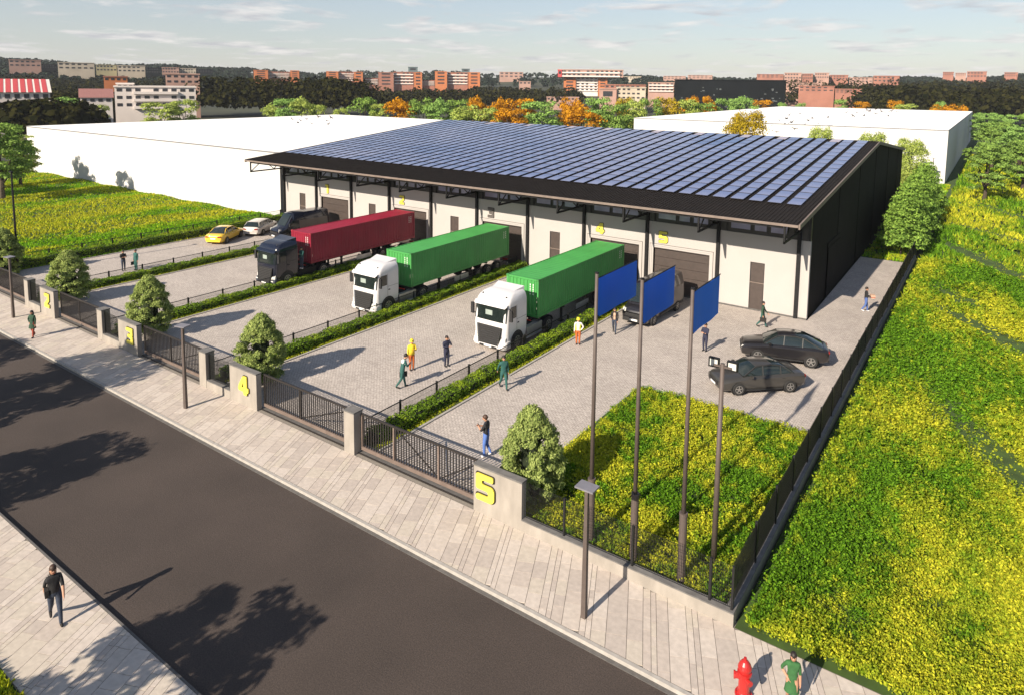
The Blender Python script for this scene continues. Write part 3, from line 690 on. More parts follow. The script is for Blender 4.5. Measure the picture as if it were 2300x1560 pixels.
# sliding gates
barme = {}
def gate(x0, x1, lab, diag, y=.42):
    t = thing('sliding_gate', lab, 'gate', (x0, y, 0), group='barred sliding gates along the street'); w = x1-x0
    MB().box(0, w, -.05, .05, .10, .26).build('bottom_beam', M_gate2, t)
    MB().box(0, w, -.035, .035, 1.66, 1.74).build('top_rail', M_gate, t)
    for p in (0.04, w*.30 if diag > 1 else w*.45, w*.68 if diag > 1 else w-.04, w-.04)[:4 if diag > 1 else 3]:
        MB().box(p-.04, p+.04, -.04, .04, .262, 1.658).build('upright', M_gate2 if diag > 1 else M_gate, t)
    n = int(w/.145)
    if 'b' not in barme: barme['b'] = MB().box(-.024, .024, -.015, .015, .262, 1.656).mesh('bar', M_gate)
    for i in range(1, n): place('bar', barme['b'], t, (i*w/n, .0, 0))
    for a, b in ([(w*.32, w*.66, ), (w*.70, w-.06)] if diag > 1 else [(w*.47, w-.06)]):
        up = (1.6, .35) if (diag > 1 and a < w*.5) else (.35, 1.6)
        MB().bar((a, .03, up[0]), (b, .03, up[1]), .03, .05).build('brace', M_gate, t)
    r = thing('gate_track', 'steel ground track under the gate '+lab.split('gate ', 1)[-1], 'rail', (x0, y, 0))
    MB().box(-.1, w+.1, -.20, -.16, -.02, .03).box(-.1, w+.1, .12, .16, -.02, .03).build('rail', M_gate, r)
    MB().box(-.1, w+.1, -.16, .12, -.02, .006).build('track_bed', M_kerbd, r)
gate(-16.14, -9.70, 'black barred sliding gate beside the wall numbered five', 2)
gate(-22.96, -16.80, 'black barred sliding gate beside the wall numbered four', 1)
gate(-34.23, -27.92, 'black barred sliding gate beside the wall numbered three', 1)
gate(-45.03, -39.07, 'black barred sliding gate beside the wall numbered two', 1)
gate(-56.2, -49.77, 'black barred sliding gate at the far left of the street front', 1)

# ------------------------------------------------------------------ hedges and lane fences
M_hedge = leafmat('hedge_leaf', (.05,.10,.010), (.20,.32,.03), patch=(.18,.25,.02), pscale=.8, psharp=(.5,.65), transl=.3)
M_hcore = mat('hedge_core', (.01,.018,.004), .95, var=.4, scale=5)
M_strip = leafmat('strip_leaf', (.15,.22,.01), (.5,.5,.03), transl=.3)
def hedge(x, y0, y1, lab, w=.84, h=.46):
    t = thing('hedge', lab, 'hedge', (x, y0, 0), group='low clipped hedges between the lanes'); Lh = y1-y0
    n = 22; rings = []
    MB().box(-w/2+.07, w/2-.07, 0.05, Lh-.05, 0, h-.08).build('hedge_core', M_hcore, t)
    n = int(Lh*560); rng = np.random.default_rng(int(abs(x)*10))
    u = rng.uniform(0, 1, n); yy = rng.uniform(0, Lh, n); per = w+2*h; s = u*per
    side = np.where(s < h, 0, np.where(s < h+w, 1, 2)); z = np.where(side == 0, s, np.where(side == 1, h, per-s)); xx = np.where(side == 0, -w/2, np.where(side == 1, s-h-w/2, w/2))
    wob = .05*np.sin(yy*2.1+x)+.04*np.sin(yy*5.3)+rng.normal(0, .025, n)
    nrm = np.stack([np.where(side == 0, -1, np.where(side == 2, 1, 0)), np.zeros(n), np.where(side == 1, 1, .3)], 1).astype(float)
    P = np.stack([xx, yy, z], 1)+nrm*wob[:, None]; P[:, 2] = np.maximum(P[:, 2], .02)
    V, Q = leaves(P, nrm+rng.normal(0, .45, (n, 3)), .105, rng, .65)
    place('foliage', fastmesh('foliage', V, Q, M_hedge), t)
    return t
def lane_fence(x, y0, y1, lab, h=.84):
    t = thing('lane_fence', lab, 'fence', (x, y0, 0), group='low mesh fences between the lanes')
    n = round((y1-y0)/2.7); st = (y1-y0)/n
    pm = meshpanel(st, .08, h-.05, pitch=.07, t=.014)
    pm.v = [(b_, a_, c_) for a_, b_, c_ in pm.v]; pme = pm.mesh('mesh_panel', M_fence)
    rail = MB().box(-.018, .018, .045, st-.045, h-.06, h-.02).mesh('top_rail', M_fence); po = MB().box(-.045, .045, -.045, .045, 0, h+.04).mesh('post', M_fence)
    for i in range(n):
        place('mesh_panel', pme, t, (0, i*st, 0)); place('top_rail', rail, t, (0, i*st, 0)); place('post', po, t, (0, i*st, 0))
    place('post', po, t, (0, y1-y0, 0)); return t
lanes = [(-16.95, 'between lanes four and five'), (-28.3, 'between lanes three and four'), (-39.7, 'between lanes two and three'), (-51.0, 'between lanes one and two')]
for x, w in lanes:
    ye = 29.9 if x < -20 else 29.9
    hedge(x+.62, 1.2, ye, 'low green hedge and flower strip '+w)
    lane_fence(x, 1.0, ye, 'low black mesh fence '+w+', along its hedge')
    k = struct(MB().box(x+1.38, x+1.5, .9, ye+.1, -.1, .06).build('lane_kerb', M_kerb))
    struct(MB().box(x-.08, x+1.38, .9, ye+.1, -.1, .015).build('planting_bed', M_soil))
    P = np.stack([rg.uniform(x+.95, x+1.36, 1500), rg.uniform(1, ye, 1500)], 1)
    tag(place('strip_plants', clump_mesh('strip_plants', P, .09, .07, 6, M_strip, rg, spread=.08)), 'yellow green plants along the hedge foot '+w, 'plants', kind='stuff')
hedge(-60.75, 3.5, 30.0, 'low green hedge along the meadow, left edge of the yard', h=.75)
lane_fence(-61.4, 3.5, 38.0, 'low mesh fence on the meadow side of the leftmost hedge', h=1.15)
struct(MB().box(-60.0, -59.88, .9, 30.1, -.1, .06).build('lane_kerb', M_kerb))
hedge(-60.7, -1.0+1.2, 3.0, 'dark tall hedge end at the far left corner of the yard', w=2.0, h=1.7)

# ------------------------------------------------------------------ lamps and flagpoles
def street_lamp(x, y, h, lab, rz=0):
    t = thing('street_lamp', lab, 'street lamp', (x, y, 0), rz, 'slim street lamps with flat heads')
    MB().loft([[(-.075,-.075,0),(.075,-.075,0),(.075,.075,0),(-.075,.075,0)], [(-.05,-.05,h),(.05,-.05,h),(.05,.05,h),(-.05,.05,h)]]).build('pole', M_pole, t)
    hd = MB().box(-.30, .30, -.22, .22, h, h+.05).build('lamp_head', mat('lamp_grey', (.20,.195,.22), .5, .2), t)
    MB().box(-.24, .24, -.17, .17, h-.012, h-.001).build('lens', M_lamp, hd); return t
street_lamp(-3.74, -2.23, 4.12, 'slim street lamp on the pavement in front of the flagpoles')
street_lamp(-26.0, -1.87, 4.1, 'slim street lamp on the pavement in front of the wall numbered four', R(15))
street_lamp(-47.4, -1.55, 4.1, 'slim street lamp on the pavement in front of the wall numbered two', R(10))
q = at(2096, 372, 132); street_lamp(q.x, q.y, 4.6, 'slim lamp post in front of the far white hall')
t = thing('lamp_mast', 'tall thin dark mast at the edge of the meadow, far left', 'lamp mast', (-59.3, 3.0, 0))
MB().tube([(0,0,0),(0,0,8.3)], [.10,.07], 8).build('mast', M_steel, t); MB().box(-.28, .1, -.09, .09, 8.3, 8.4).build('lamp_head', M_steel, t)
M_flag = mat('banner_blue', (.016,.15,.72), .7, var=.05, scale=.6, bump=.05, bscale=6)
for i, (x, y, h, thick, f0, f1, zt_, zb_, lab) in enumerate([(-5.18, .8, 9.62, 2.45, .12, 3.1, 9.42, 8.1, 'flagpole with blue banner, leftmost of the three'),
        (-3.56, .8, 9.7, 2.5, .12, 2.75, 9.55, 8.2, 'flagpole with blue banner, middle of the three'), (-1.90, .8, 9.68, 2.45, .12, 2.55, 9.56, 8.24, 'flagpole with blue banner, right of the three')]):
    t = thing('flagpole', lab, 'flagpole', (x, y, 0), group='flagpoles with blue banners')
    MB().lathe([(.13,0),(.125,thick-.1),(.135,thick-.09),(.135,thick),(.075,thick)], n=14).build('base_tube', M_pole, t, smooth=False)
    MB().lathe([(.075,thick),(.055,h)], n=12).build('pole', M_pole, t, smooth=True)
    MB().lathe([(.07,h),(.07,h+.04),(.0,h+.06)], n=10).build('pole_cap', M_steel, t)
    mb = MB(); n = 10; rings = []
    for k in range(n+1):
        yy = f0+(f1-f0)*k/n; xo = .02*math.sin(k*.9+i)
        rings.append([(xo-.012, yy, zb_), (xo+.012, yy, zb_), (xo+.012, yy, zt_), (xo-.012, yy, zt_)])
    b = mb.loft(rings).build('banner', M_flag, t)
    MB().tube([(0,0,zt_+.02),(0,f1+.03,zt_+.02)], .018, 6).build('banner_arm', M_steel, b)
    MB().box(-.03, .03, .05, .14, zb_, zb_+.06).build('clip', M_steel, b)
t = thing('floodlight_pole', 'thinner pole with two floodlights, right of the flagpoles', 'light pole', (-1.37, 2.36, 0))
MB().lathe([(.10,0),(.07,6.95)], n=12).build('pole', M_pole, t, smooth=True)
MB().box(-.30, .30, -.03, .03, 6.82, 6.88).build('cross_arm', M_pole, t)
for s in (-1, 1):
    MB().box(s*.30-.13, s*.30+.13, .02, .12, 6.80, 7.03).build('floodlight', M_lamp, t)
    MB().box(s*.30-.17, s*.30-.13, .0, .13, 6.76, 7.07).box(s*.30+.13, s*.30+.17, .0, .13, 6.76, 7.07).box(s*.30-.13, s*.30+.13, .0, .13, 7.03, 7.07).box(s*.30-.13, s*.30+.13, .0, .13, 6.76, 6.80).build('floodlight_frame', M_steel, t)
# ------------------------------------------------------------------ vehicles
def paint(name, col, rough=.28, coat=.6): return mat('paint_'+name, col, rough, 0, var=.04, scale=1.5, coat=coat)
def wheel(parent, x, y, r, w, side, spokes=5, rimm=None):
    """side = +1 outer face towards +x; tyre with rim and spokes"""
    prof = [(r*.62, -w/2), (r*.93, -w/2), (r, -w/2+.03), (r, w/2-.03), (r*.93, w/2), (r*.62, w/2)]
    n = 22; rings = [[(x+d, y+q*math.cos(2*math.pi*k/n), r+q*math.sin(2*math.pi*k/n)) for k in range(n)] for q, d in prof]
    t = smooth_by_angle(MB().loft(rings, caps=True).build('wheel', M_tyre, parent))
    xo = x+side*(w/2-.035)
    mb = MB(); R1 = r*.64
    mb.loft([[(xo+side*d, y+q*math.cos(2*math.pi*k/n), r+q*math.sin(2*math.pi*k/n)) for k in range(n)] for q, d in ((R1, .042), (R1*.88, .045), (R1*.84, .0), (.01, .002))], caps=False)
    for k in range(spokes):
        a = 2*math.pi*k/spokes+.3
        mb.bar((xo+side*.02, y+math.cos(a)*R1*.12, r+math.sin(a)*R1*.12), (xo+side*.025, y+math.cos(a)*R1*.88, r+math.sin(a)*R1*.88), .05*r/.33, .03, up=(1,0,0))
    mb.box(min(xo, xo+side*.04), max(xo, xo+side*.04), y-.05, y+.05, r-.05, r+.05)
    mb.build('rim', rimm or M_rimm, t)
def sect(y, z0, wb, ws, zm, zt, wt):
    h = [(wb*.9, z0), (wb, z0+.05), (ws, z0+(zm-z0)*.45), (ws, zm), (wt+(ws-wt)*.45, zt-.035), (wt, zt), (wt*.45, zt+.02)]
    return [(a, y, z) for a, z in h]+[(-a, y, z) for a, z in h[::-1]]
def interp(tab, n):
    out = []
    for a, b in zip(tab[:-1], tab[1:]):
        for k in range(n): t = k/n; out.append(tuple(p*(1-t)+q*t for p, q in zip(a, b)))
    return out+[tab[-1]]
def car(label, loc, heading, pm, kind='sedan', cat='car', name='parked_car', group=None, low=None, glassm=None):
    """local +y is forward"""
    t = thing(name, label, cat, (loc[0], loc[1], 0), math.atan2(-heading[0], heading[1]), group)
    suv = kind == 'suv'; est = kind == 'estate'; up = .13 if suv else .0; r = .37 if suv else .33
    Lh = 2.38; belt = .93+up*1.1
    B = [(2.38,.36,.55,.62,.50,.60,.45), (2.30,.24,.74,.82,.58,.72,.60), (2.05,.20,.82,.90,.66,.80,.70), (1.45,.19,.86,.93,.76,.89,.76), (.95,.19,.87,.94,.82,.96,.78), (0,.19,.88,.945,.84,.96,.80), (-1.0,.19,.88,.945,.86,.98,.80), (-1.55,.20,.87,.94,.88,1.00,.78), (-2.1,.24,.83,.89,.86,.99 if not est else 1.0,.72), (-2.30,.30,.78,.84,.80,.94,.66), (-2.38,.42,.70,.76,.70,.84,.58)]
    B = [(y, z0+up*.6, wb, ws+.03*suv, zm+up, zt+up, wt) for y, z0, wb, ws, zm, zt, wt in B]
    mb = MB().loft([sect(*b) for b in interp(B, 2)])
    body = smooth_by_angle(mb.build('body', pm, t), 40)
    G = {'sedan': [(1.15,.0),(.42,.44),(.1,.485),(-.55,.49),(-1.05,.44),(-1.72,.06)], 'suv': [(1.15,.0),(.38,.50),(.05,.56),(-.6,.57),(-1.2,.47),(-2.05,.10)], 'estate': [(1.15,.0),(.42,.44),(.1,.49),(-.9,.50),(-1.75,.46),(-2.2,.06)]}[kind]
    zb = .95+up; gs = []
    for y, h in interp([(a, b) for a, b in G], 2):
        w0 = .81; w1 = .81-h*.42; gs.append([(w0, y, zb-.02), (w0-.01, y, zb+.02), (w1+.02, y, zb+h*.9), (w1-.06, y, zb+h), (0, y, zb+h+.02), (-w1+.06, y, zb+h), (-w1-.02, y, zb+h*.9), (-w0+.01, y, zb+.02), (-w0, y, zb-.02)])
    def mi(i, j): return 1 if (2 <= j <= 5 and 2 <= i <= len(gs)-1-(5 if kind != 'estate' else 3)) else 0
    g = smooth_by_angle(MB().loft(gs, mi).build('cabin_glass', [glassm or M_glassd, pm], t, fix=True), 40)
    # pillars
    def gw(y):
        for a, b in zip(G[:-1], G[1:]):
            if b[0] <= y <= a[0]: k = (a[0]-y)/(a[0]-b[0]); return a[1]+(b[1]-a[1])*k
        return 0
    mbp = MB()
    for s in (-1, 1):
        for (ya, yb) in ((1.12,.40), (.05,.0), (-.95 if kind != 'estate' else -.9, -.98), (-1.70 if kind == 'sedan' else (-2.0 if suv else -2.15), -1.05 if kind != 'estate' else -1.72)):
            h = gw(yb); mbp.bar((s*.815, ya, zb), (s*(.82-h*.40), yb, zb+h*.94), .05, .05)
        for k in range(len(G)-1):
            (ya, ha), (yb, hb) = G[k], G[k+1]
            if ha > .3 and hb > .3: mbp.bar((s*(.83-ha*.42), ya, zb+ha*.93), (s*(.83-hb*.42), yb, zb+hb*.93), .05, .05)
    mbp.build('pillars', mat('pillar_black', (.02,.02,.02), .6) if pm not in (P_yel, P_sil) else pm, t)
    wy = (1.42, -1.42)
    for s in (-1, 1):
        for y in wy:
            n = 18; rr_ = r+.055
            MB().loft([[(s*(.80), y+q*math.cos(2*math.pi*k/n), r+q*math.sin(2*math.pi*k/n)) for k in range(n)] for q in (rr_, .02)], caps=False).loft([[(s*x_, y+rr_*math.cos(2*math.pi*k/n), r+rr_*math.sin(2*math.pi*k/n)) for k in range(n)] for x_ in (.80, .955)], caps=False).build('wheel_arch', M_rubber, t)
            wheel(t, s*.865, y, r, .22, s, 5, M_rimm)
        MB().box(s*1.06-.07, s*1.06+.07, .72, .86, zb-.01, zb+.13).bar((s*.86, .78, zb+.0), (s*1.02, .78, zb+.04), .05).build('mirror', pm, t)
        MB().loft([[(s*.60-.17, 2.20, .60+up), (s*.60+.17, 2.12, .62+up), (s*.60+.17, 2.10, .72+up), (s*.60-.17, 2.20, .70+up)], [(s*.60-.17, 2.355, .60+up), (s*.60+.12, 2.30, .62+up), (s*.60+.12, 2.26, .72+up), (s*.60-.17, 2.31, .70+up)]]).build('headlight', M_lamp, t)
        MB().box(s*.60-.16, s*.60+.17, -2.40, -2.2, .72+up, .86+up).build('tail_light', M_redl, t)
        for yy in (.02, -.95): MB().box(min(s*.945, s*.965), max(s*.945, s*.965), yy-.16, yy-.02, .80+up, .83+up).build('door_handle', M_chrome if kind == 'estate' else M_rubber, t)
        MB().box(min(s*.93, s*.965), max(s*.93, s*.965), -1.02, 1.02, .24+up*.6, .32+up*.6).build('sill', M_rubber, t)
    MB().box(-.48, .48, 2.34, 2.41, .44+up, .62+up).build('grille', M_rubber, t)
    MB().box(-.26, .26, 2.40, 2.42, .38+up, .48+up).build('number_plate', M_plate, t)
    MB().box(-.26, .26, -2.42, -2.38, .56+up, .68+up).build('number_plate', M_plate, t)
    MB().box(-.70, .70, -2.40, -2.2, .30+up*.6, .44+up*.6).build('rear_bumper', M_rubber if suv else pm, t)
    return t
P_grey = paint('warm_grey', (.036,.034,.031), .3); P_dark = paint('charcoal', (.013,.012,.013), .28); P_yel = paint('yellow', (.78,.50,.035), .3); P_sil = paint('silver', (.50,.46,.42), .3); P_navy = paint('navy', (.006,.008,.018), .25); P_black = paint('black', (.012,.011,.014), .3); P_white = paint('white', (.60,.59,.59), .35)
P_tan = paint('brown_grey', (.10,.082,.074), .45, .2)
car('grey sedan parked nearest the lawn, in front of the dark coupe car', (-4.22, 17.35), (-.72, -.69), P_grey)
car('dark high coupe-backed car behind the grey sedan', (-4.0, 22.15), (-.95, -.30), P_dark, 'suv')
car('yellow sedan seen from behind in the leftmost lane', (-57.15, 20.3), (-.50, .87), P_yel)
car('silver estate car parked ahead of the yellow sedan', (-57.5, 24.7), (-.48, .88), P_sil, 'estate')
def van(label, loc, heading, pm, sm, long=0.0, H=2.55):
    t = thing('panel_van', label, 'van', (loc[0], loc[1], 0), math.atan2(-heading[0], heading[1]))
    T = [(2.95,.45,.70,.78,.75,.82,.55), (2.85,.30,.86,.92,.85,1.02,.74), (2.55,.28,.92,.97,.95,1.16,.82), (2.15,.28,.95,1.0,1.05,1.28,.86), (1.62,.28,.96,1.0,1.35,1.95,.80), (1.28,.28,.96,1.0,1.6,H-.12,.74), (.9,.28,.96,1.0,1.75,H,.74), (-1.0,.28,.96,1.0,1.8,H,.74), (-2.8-long,.28,.96,1.0,1.8,H,.74), (-2.95-long,.36,.94,.97,1.7,H-.10,.70)]
    def sv(y, z0, wb, ws, zm, zt, wt):
        h = [(wb*.95, z0), (wb, z0+.06), (ws, z0+.45), (ws, min(zm, 1.2)), (ws-.03*(zt > 1.5), zm), (wt+.06, zt-.06), (wt, zt), (wt*.4, zt+.03)]
        return [(a, y, z) for a, z in h]+[(-a, y, z) for a, z in h[::-1]]
    smooth_by_angle(MB().loft([sv(*b) for b in interp(T, 2)]).build('body', pm, t), 40)
    # windscreen and side windows lie just off the body
    ws_ = [[(-.74, 2.10, 1.345), (.74, 2.10, 1.345)], [(-.70, 1.63, 2.0), (.70, 1.63, 2.0)], [(-.66, 1.32, H-.16), (.66, 1.32, H-.16)]]
    mb = MB(); V = [tuple(p) for r_ in ws_ for p in r_]; V2 = [(x, y+.035, z+.035) for x, y, z in V]
    mb.add(V2, [(0,1,3,2), (2,3,5,4)]); mb.build('windscreen', M_glassd, t, fix=False)
    for s in (-1, 1):
        mb = MB(); x = s*1.008
        mb.add([(x, 1.85, 1.25), (x, .72, 1.25), (s*.985, .72, 1.82), (s*.985, 1.38, 1.82), (x-s*.04, 1.85, 1.25), (x-s*.04, .72, 1.25), (s*.94, .72, 1.82), (s*.94, 1.38, 1.82)], [(0,1,2,3),(4,7,6,5),(0,4,5,1),(1,5,6,2),(2,6,7,3),(3,7,4,0)]); mb.build('side_window', M_glassd, t)
        MB().box(min(s*.985, s*1.012), max(s*.985, s*1.012), -2.7-long, .60, .62, 1.78).build('side_panel', sm, t)
        MB().box(min(s*1.0, s*1.03), max(s*1.0, s*1.03), -2.7-long, 1.0, .40, .52).build('rub_strip', M_rubber, t)
        MB().box(s*1.16-.09, s*1.16+.09, 1.72, 1.88, 1.28, 1.62).bar((s*.97, 1.78, 1.34), (s*1.1, 1.80, 1.40), .06).build('mirror', M_rubber, t)
        MB().loft([[(s*.76-.12, 2.62, .86), (s*.76+.12, 2.50, .88), (s*.76+.12, 2.48, 1.10), (s*.76-.12, 2.60, 1.08)], [(s*.76-.12, 2.93, .86), (s*.76+.12, 2.84, .88), (s*.76+.12, 2.78, 1.08), (s*.76-.12, 2.86, 1.06)]]).build('headlight', M_lamp, t)
        MB().box(s*.86-.07, s*.86+.07, -2.99-long, -2.9-long, .9, 1.5).build('tail_light', M_redl, t)
        for y in (2.0, -1.75-long*.6):
            n = 18
            MB().loft([[(s*.86, y+q*math.cos(2*math.pi*k/n), .36+q*math.sin(2*math.pi*k/n)) for k in range(n)] for q in (.42, .02)], caps=False).loft([[(s*x_, y+.42*math.cos(2*math.pi*k/n), .36+.42*math.sin(2*math.pi*k/n)) for k in range(n)] for x_ in (.86, 1.022)], caps=False).build('wheel_arch', M_rubber, t)
            wheel(t, s*.92, y, .36, .24, s)
    MB().box(-.62, .62, 2.88, 2.98, .62, .84).build('grille', M_rubber, t); MB().box(-.80, .80, 2.84, 3.02, .30, .56).build('front_bumper', M_rubber, t)
    MB().box(-.27, .27, 3.02, 3.04, .36, .48).build('number_plate', M_plate, t)
    MB().box(-.012, .012, -2.985-long, -2.9-long, .4, 2.35).build('rear_door_gap', M_rubber, t)
    return t
van('dark panel van reversed up to loading door five', (-13.35, 24.9), (-.02, -1), P_black, P_tan, .2)
van('dark navy panel van reversed up to loading door one', (-53.1, 26.2), (-.10, -.995), P_navy, P_tan, .0)

# containers and trucks -----------------------------------------------------
def corr(p0, p1, n, z0, z1, depth, nrm):
    """corrugated sheet between p0 and p1"""
    p0 = Vector(p0); p1 = Vector(p1); nv = Vector(nrm); pts = []
    for i in range(n):
        for f, d in ((0,0),(.30,0),(.42,1),(.86,1)): pts.append(p0+(p1-p0)*((i+f)/n)-nv*(depth*d))
    pts.append(p1); mb = MB()
    return mb.loft([[(p.x, p.y, z) for p in pts] for z in (z0, z1)], caps=False, closed=False)
CL, CWD, Z0, Z1 = 12.19, 2.44, 1.25, 3.71
def container(label, xr, y0, m, md):
    t = thing('shipping_container', label, 'container', (xr, y0, Z0)); H = Z1-Z0; W = CWD
    for nm, (p0, p1, nr) in {'r': ((0,.16,0),(0,CL-.1,0),(1,0,0)), 'l': ((-W,.16,0),(-W,CL-.1,0),(-1,0,0))}.items():
        corr((p0[0]-.02*nr[0], p0[1], 0), (p1[0]-.02*nr[0], p1[1], 0), 42, .14, H-.1, .045, nr).build('side_panel', m, t, fix=False)
    corr((-W+.14, .03, 0), (-.14, .03, 0), 8, .14, H-.1, .045, (0,-1,0)).build('front_panel', m, t, fix=False)
    mb = MB(); n = 30
    pr = []
    for i in range(n):
        for f, d in ((0,0),(.5,0),(.6,1),(.9,1)): pr.append(((i+f)*(CL-.24)/n+.12, H-.035-.018*d))
    pr.append((CL-.12, H-.035)); mb.loft([[(x, y, z) for y, z in pr] for x in (-W+.06, -.06)], caps=False, closed=False); mb.build('roof_panel', m, t, fix=False)
    for x in (-W, -.10): 
        MB().box(x, x+.10, .16, CL-.16, 0, .14).build('bottom_rail', m, t); MB().box(x+.02, x+.08, .16, CL-.16, H-.10, H-.01).build('top_rail', m, t)
        for y in (0, CL-.14): MB().box(x-.0, x+.14 if x < -1 else x+.10, y+.01, y+.13, .12, H-.12).build('corner_post', m, t)
    for y in (0.01, CL-.13):
        MB().box(-W+.15, -.15, y, y+.12, H-.13, H-.02).build('end_rail', m, t); MB().box(-W+.15, -.15, y, y+.12, 0, .14).build('end_rail', m, t)
    cs = MB().box(-.09, .09, -.09, .09, -.06, .06).mesh('corner_casting', md)
    for x in (-W+.08, -.08):
        for y in (.08, CL-.08):
            for z in (.06, H-.055): place('corner_casting', cs, t, (x, y, z))
    d = MB().box(-W+.14, -.14, CL-.06, CL-.02, .14, H-.13).build('rear_doors', m, t)
    for x in (-W+.55, -W+.95, -.95, -.55): MB().tube([(x, CL+.0, .1), (x, CL+.0, H-.1)], .02, 6).build('locking_bar', md, d)
    # vertical code marks: short white strokes
    mk = mat('container_mark', (.8,.8,.76), .6)
    for x in (-.62, -.40):
        for k in range(5): MB().box(x-.025, x+.025, .018, .030, H-.35-k*.15-.10, H-.35-k*.15).build('code_mark', mk, t)
    for y in (CL-.75, CL-.5):
        for k in range(4): MB().box(-.022, -.008, y-.025, y+.025, H-.35-k*.16-.10, H-.35-k*.16).build('code_mark', mk, t)
    return t
def rring(x0, x1, y0, y1, r, z, n=4, zf=0):
    pts = []
    for cx, cy, a0 in ((x1-r, y0+r, -90), (x1-r, y1-.06, 0), (x0+r, y1-.06, 90), (x0+r, y0+r, 180)):
        rad = r if cy < (y0+y1)/2 else .06; cxx = cx if rad == r else (x1-.06 if cx > (x0+x1)/2 else x0+.06)
        for k in range(n+1):
            a = R(a0+90*k/n); pts.append((cxx+rad*math.cos(a), cy+rad*math.sin(a), z+zf*(1-(cy+rad*math.sin(a)-y0)/(y1-y0))))
    return pts
def truck(label, xc, yf, pm, trailer_m, xr, yc):
    """tractor unit heading -y with skeletal trailer; local y = 0 at the nose"""
    t = thing('articulated_truck', label, 'truck', (xc, yf, 0))
    h = 1.24
    rings = [rring(-h+.06, h-.06, .10, 2.10, .26, .62), rring(-h+.01, h-.01, .03, 2.13, .26, 1.0), rring(-h, h, .02, 2.15, .26, 1.5), rring(-h, h, .05, 2.15, .26, 1.90), rring(-h+.01, h-.01, .17, 2.15, .26, 2.70), rring(-h+.01, h-.01, .18, 2.15, .26, 2.84), rring(-h+.02, h-.02, .22, 2.15, .30, 2.98), rring(-h+.07, h-.07, .36, 2.15, .32, 3.16), rring(-h+.16, h-.16, .62, 2.15, .34, 3.31), rring(-h+.30, h-.30, 1.0, 2.13, .34, 3.40), rring(-h+.5, h-.5, 1.5, 2.1, .2, 3.44)]
    cab = smooth_by_angle(MB().loft(rings).build('cab', pm, t), 50)
    MB().add([(-.80,1.35,3.42),(.80,1.35,3.42),(.98,2.20,3.58),(-.98,2.20,3.58),(-.98,2.20,3.25),(.98,2.20,3.25)], [(0,1,2,3),(3,2,5,4),(0,3,4),(1,5,2),(0,4,5,1)]).build('roof_deflector', pm, t)
    for s in (-1, 1): MB().ball((s*.86, .50, 3.22), .07, 8, 5).build('roof_lamp', M_rubber, t)
    # windscreen: curved sheet just ahead of the cab skin
    mb = MB(); n = 10; rg_ = []
    for z, yb in ((1.80,.005),(2.3,.075),(2.74,.135)):
        row = []
        for k in range(n+1):
            u = -1+2*k/n; row.append((u*1.16, yb+.16*max(0, abs(u)-.62)**1.5*2.0, z))
        rg_.append(row)
    V = [p for r_ in rg_ for p in r_]; mb.add(V, [(i*(n+1)+k, i*(n+1)+k+1, (i+1)*(n+1)+k+1, (i+1)*(n+1)+k) for i in range(2) for k in range(n)])
    w = mb.build('windscreen', M_glassd, t, fix=False)
    MB().box(-.35, .15, .05, .07, 2.12, 2.42).build('windscreen_card', mat('screen_card', (.25,.30,.27), .7), w)
    # sun visor
    MB().loft([[(x, y, z) for x in (-1.16, 1.16) for y, z in ()] or [(-1.18,.04,2.78),(1.18,.04,2.78),(1.18,.18,2.90),(-1.18,.18,2.90)], [(-1.12,-.04,2.70),(1.12,-.04,2.70),(1.12,-.02,2.76),(-1.12,-.02,2.76)]]).build('sun_visor', pm, t)
    # grille in its frame
    g = MB().add([(-.88,-.03,1.50),(.88,-.03,1.50),(.68,-.16,.40),(-.68,-.16,.40),(-.88,.08,1.50),(.88,.08,1.50),(.68,.08,.40),(-.68,.08,.40)], [(0,3,2,1),(0,1,5,4),(1,2,6,5),(2,3,7,6),(3,0,4,7)]).build('grille', M_rubber, t)
    for k in range(8):
        z = .47+k*.125; w_ = .68+(z-.40)/1.1*.20-.06; yy = -.16+(z-.40)/1.1*.13
        MB().box(-w_, w_, yy-.025, yy+.01, z, z+.035).build('slat', mat('slat_grey', (.02,.02,.02), .4), g)
    for s in (-1, 1): MB().bar((s*.90, -.04, 1.52), (s*.70, -.17, .38), .05, .04).build('grille_frame', M_chrome if pm is P_white else M_rubber, g)
    MB().loft([rring(-1.22, 1.22, -.12, .5, .28, .24), rring(-1.24, 1.24, -.17, .52, .28, .38), rring(-1.23, 1.23, -.05, .52, .28, .66)]).build('bumper', pm, t)
    MB().box(-.62, .62, -.185, -.05, .26, .36).build('lower_intake', M_rubber, t)
    MB().box(-.27, .27, -.20, -.186, .27, .37).build('number_plate', M_plate, t)
    for s in (-1, 1):
        MB().loft([[(s*.80,-.09,.64),(s*1.12,.03,.66),(s*1.14,.05,.92),(s*.86,-.05,.84)], [(s*.80,.1,.64),(s*1.12,.15,.66),(s*1.14,.15,.92),(s*.86,.1,.84)]]).build('headlight', M_lamp, t)
        MB().box(s*.95-.12, s*.95+.12, -.13, -.02, .46, .56).build('fog_light', M_lamp, t)
        x = s*(h+.008)
        mb = MB().add([(x,.26,1.98),(x,1.0,1.98),(x-s*.01,1.0,2.70),(x-s*.01,.40,2.70),(x-s*.05,.26,1.98),(x-s*.05,1.0,1.98),(x-s*.06,1.0,2.70),(x-s*.06,.40,2.70)], [(0,1,2,3),(4,7,6,5),(0,4,5,1),(1,5,6,2),(2,6,7,3),(3,7,4,0)])
        mb.build('side_window', M_glassd, t)
        MB().box(min(x, x+s*.004), max(x, x+s*.004), 1.045, 1.06, 1.1, 2.75).box(min(x, x+s*.004), max(x, x+s*.004), 1.07, 2.13, 1.86, 1.875).box(min(x, x+s*.004), max(x, x+s*.004), .22, .235, 1.1, 1.95).build('door_gap', M_rubber, t)
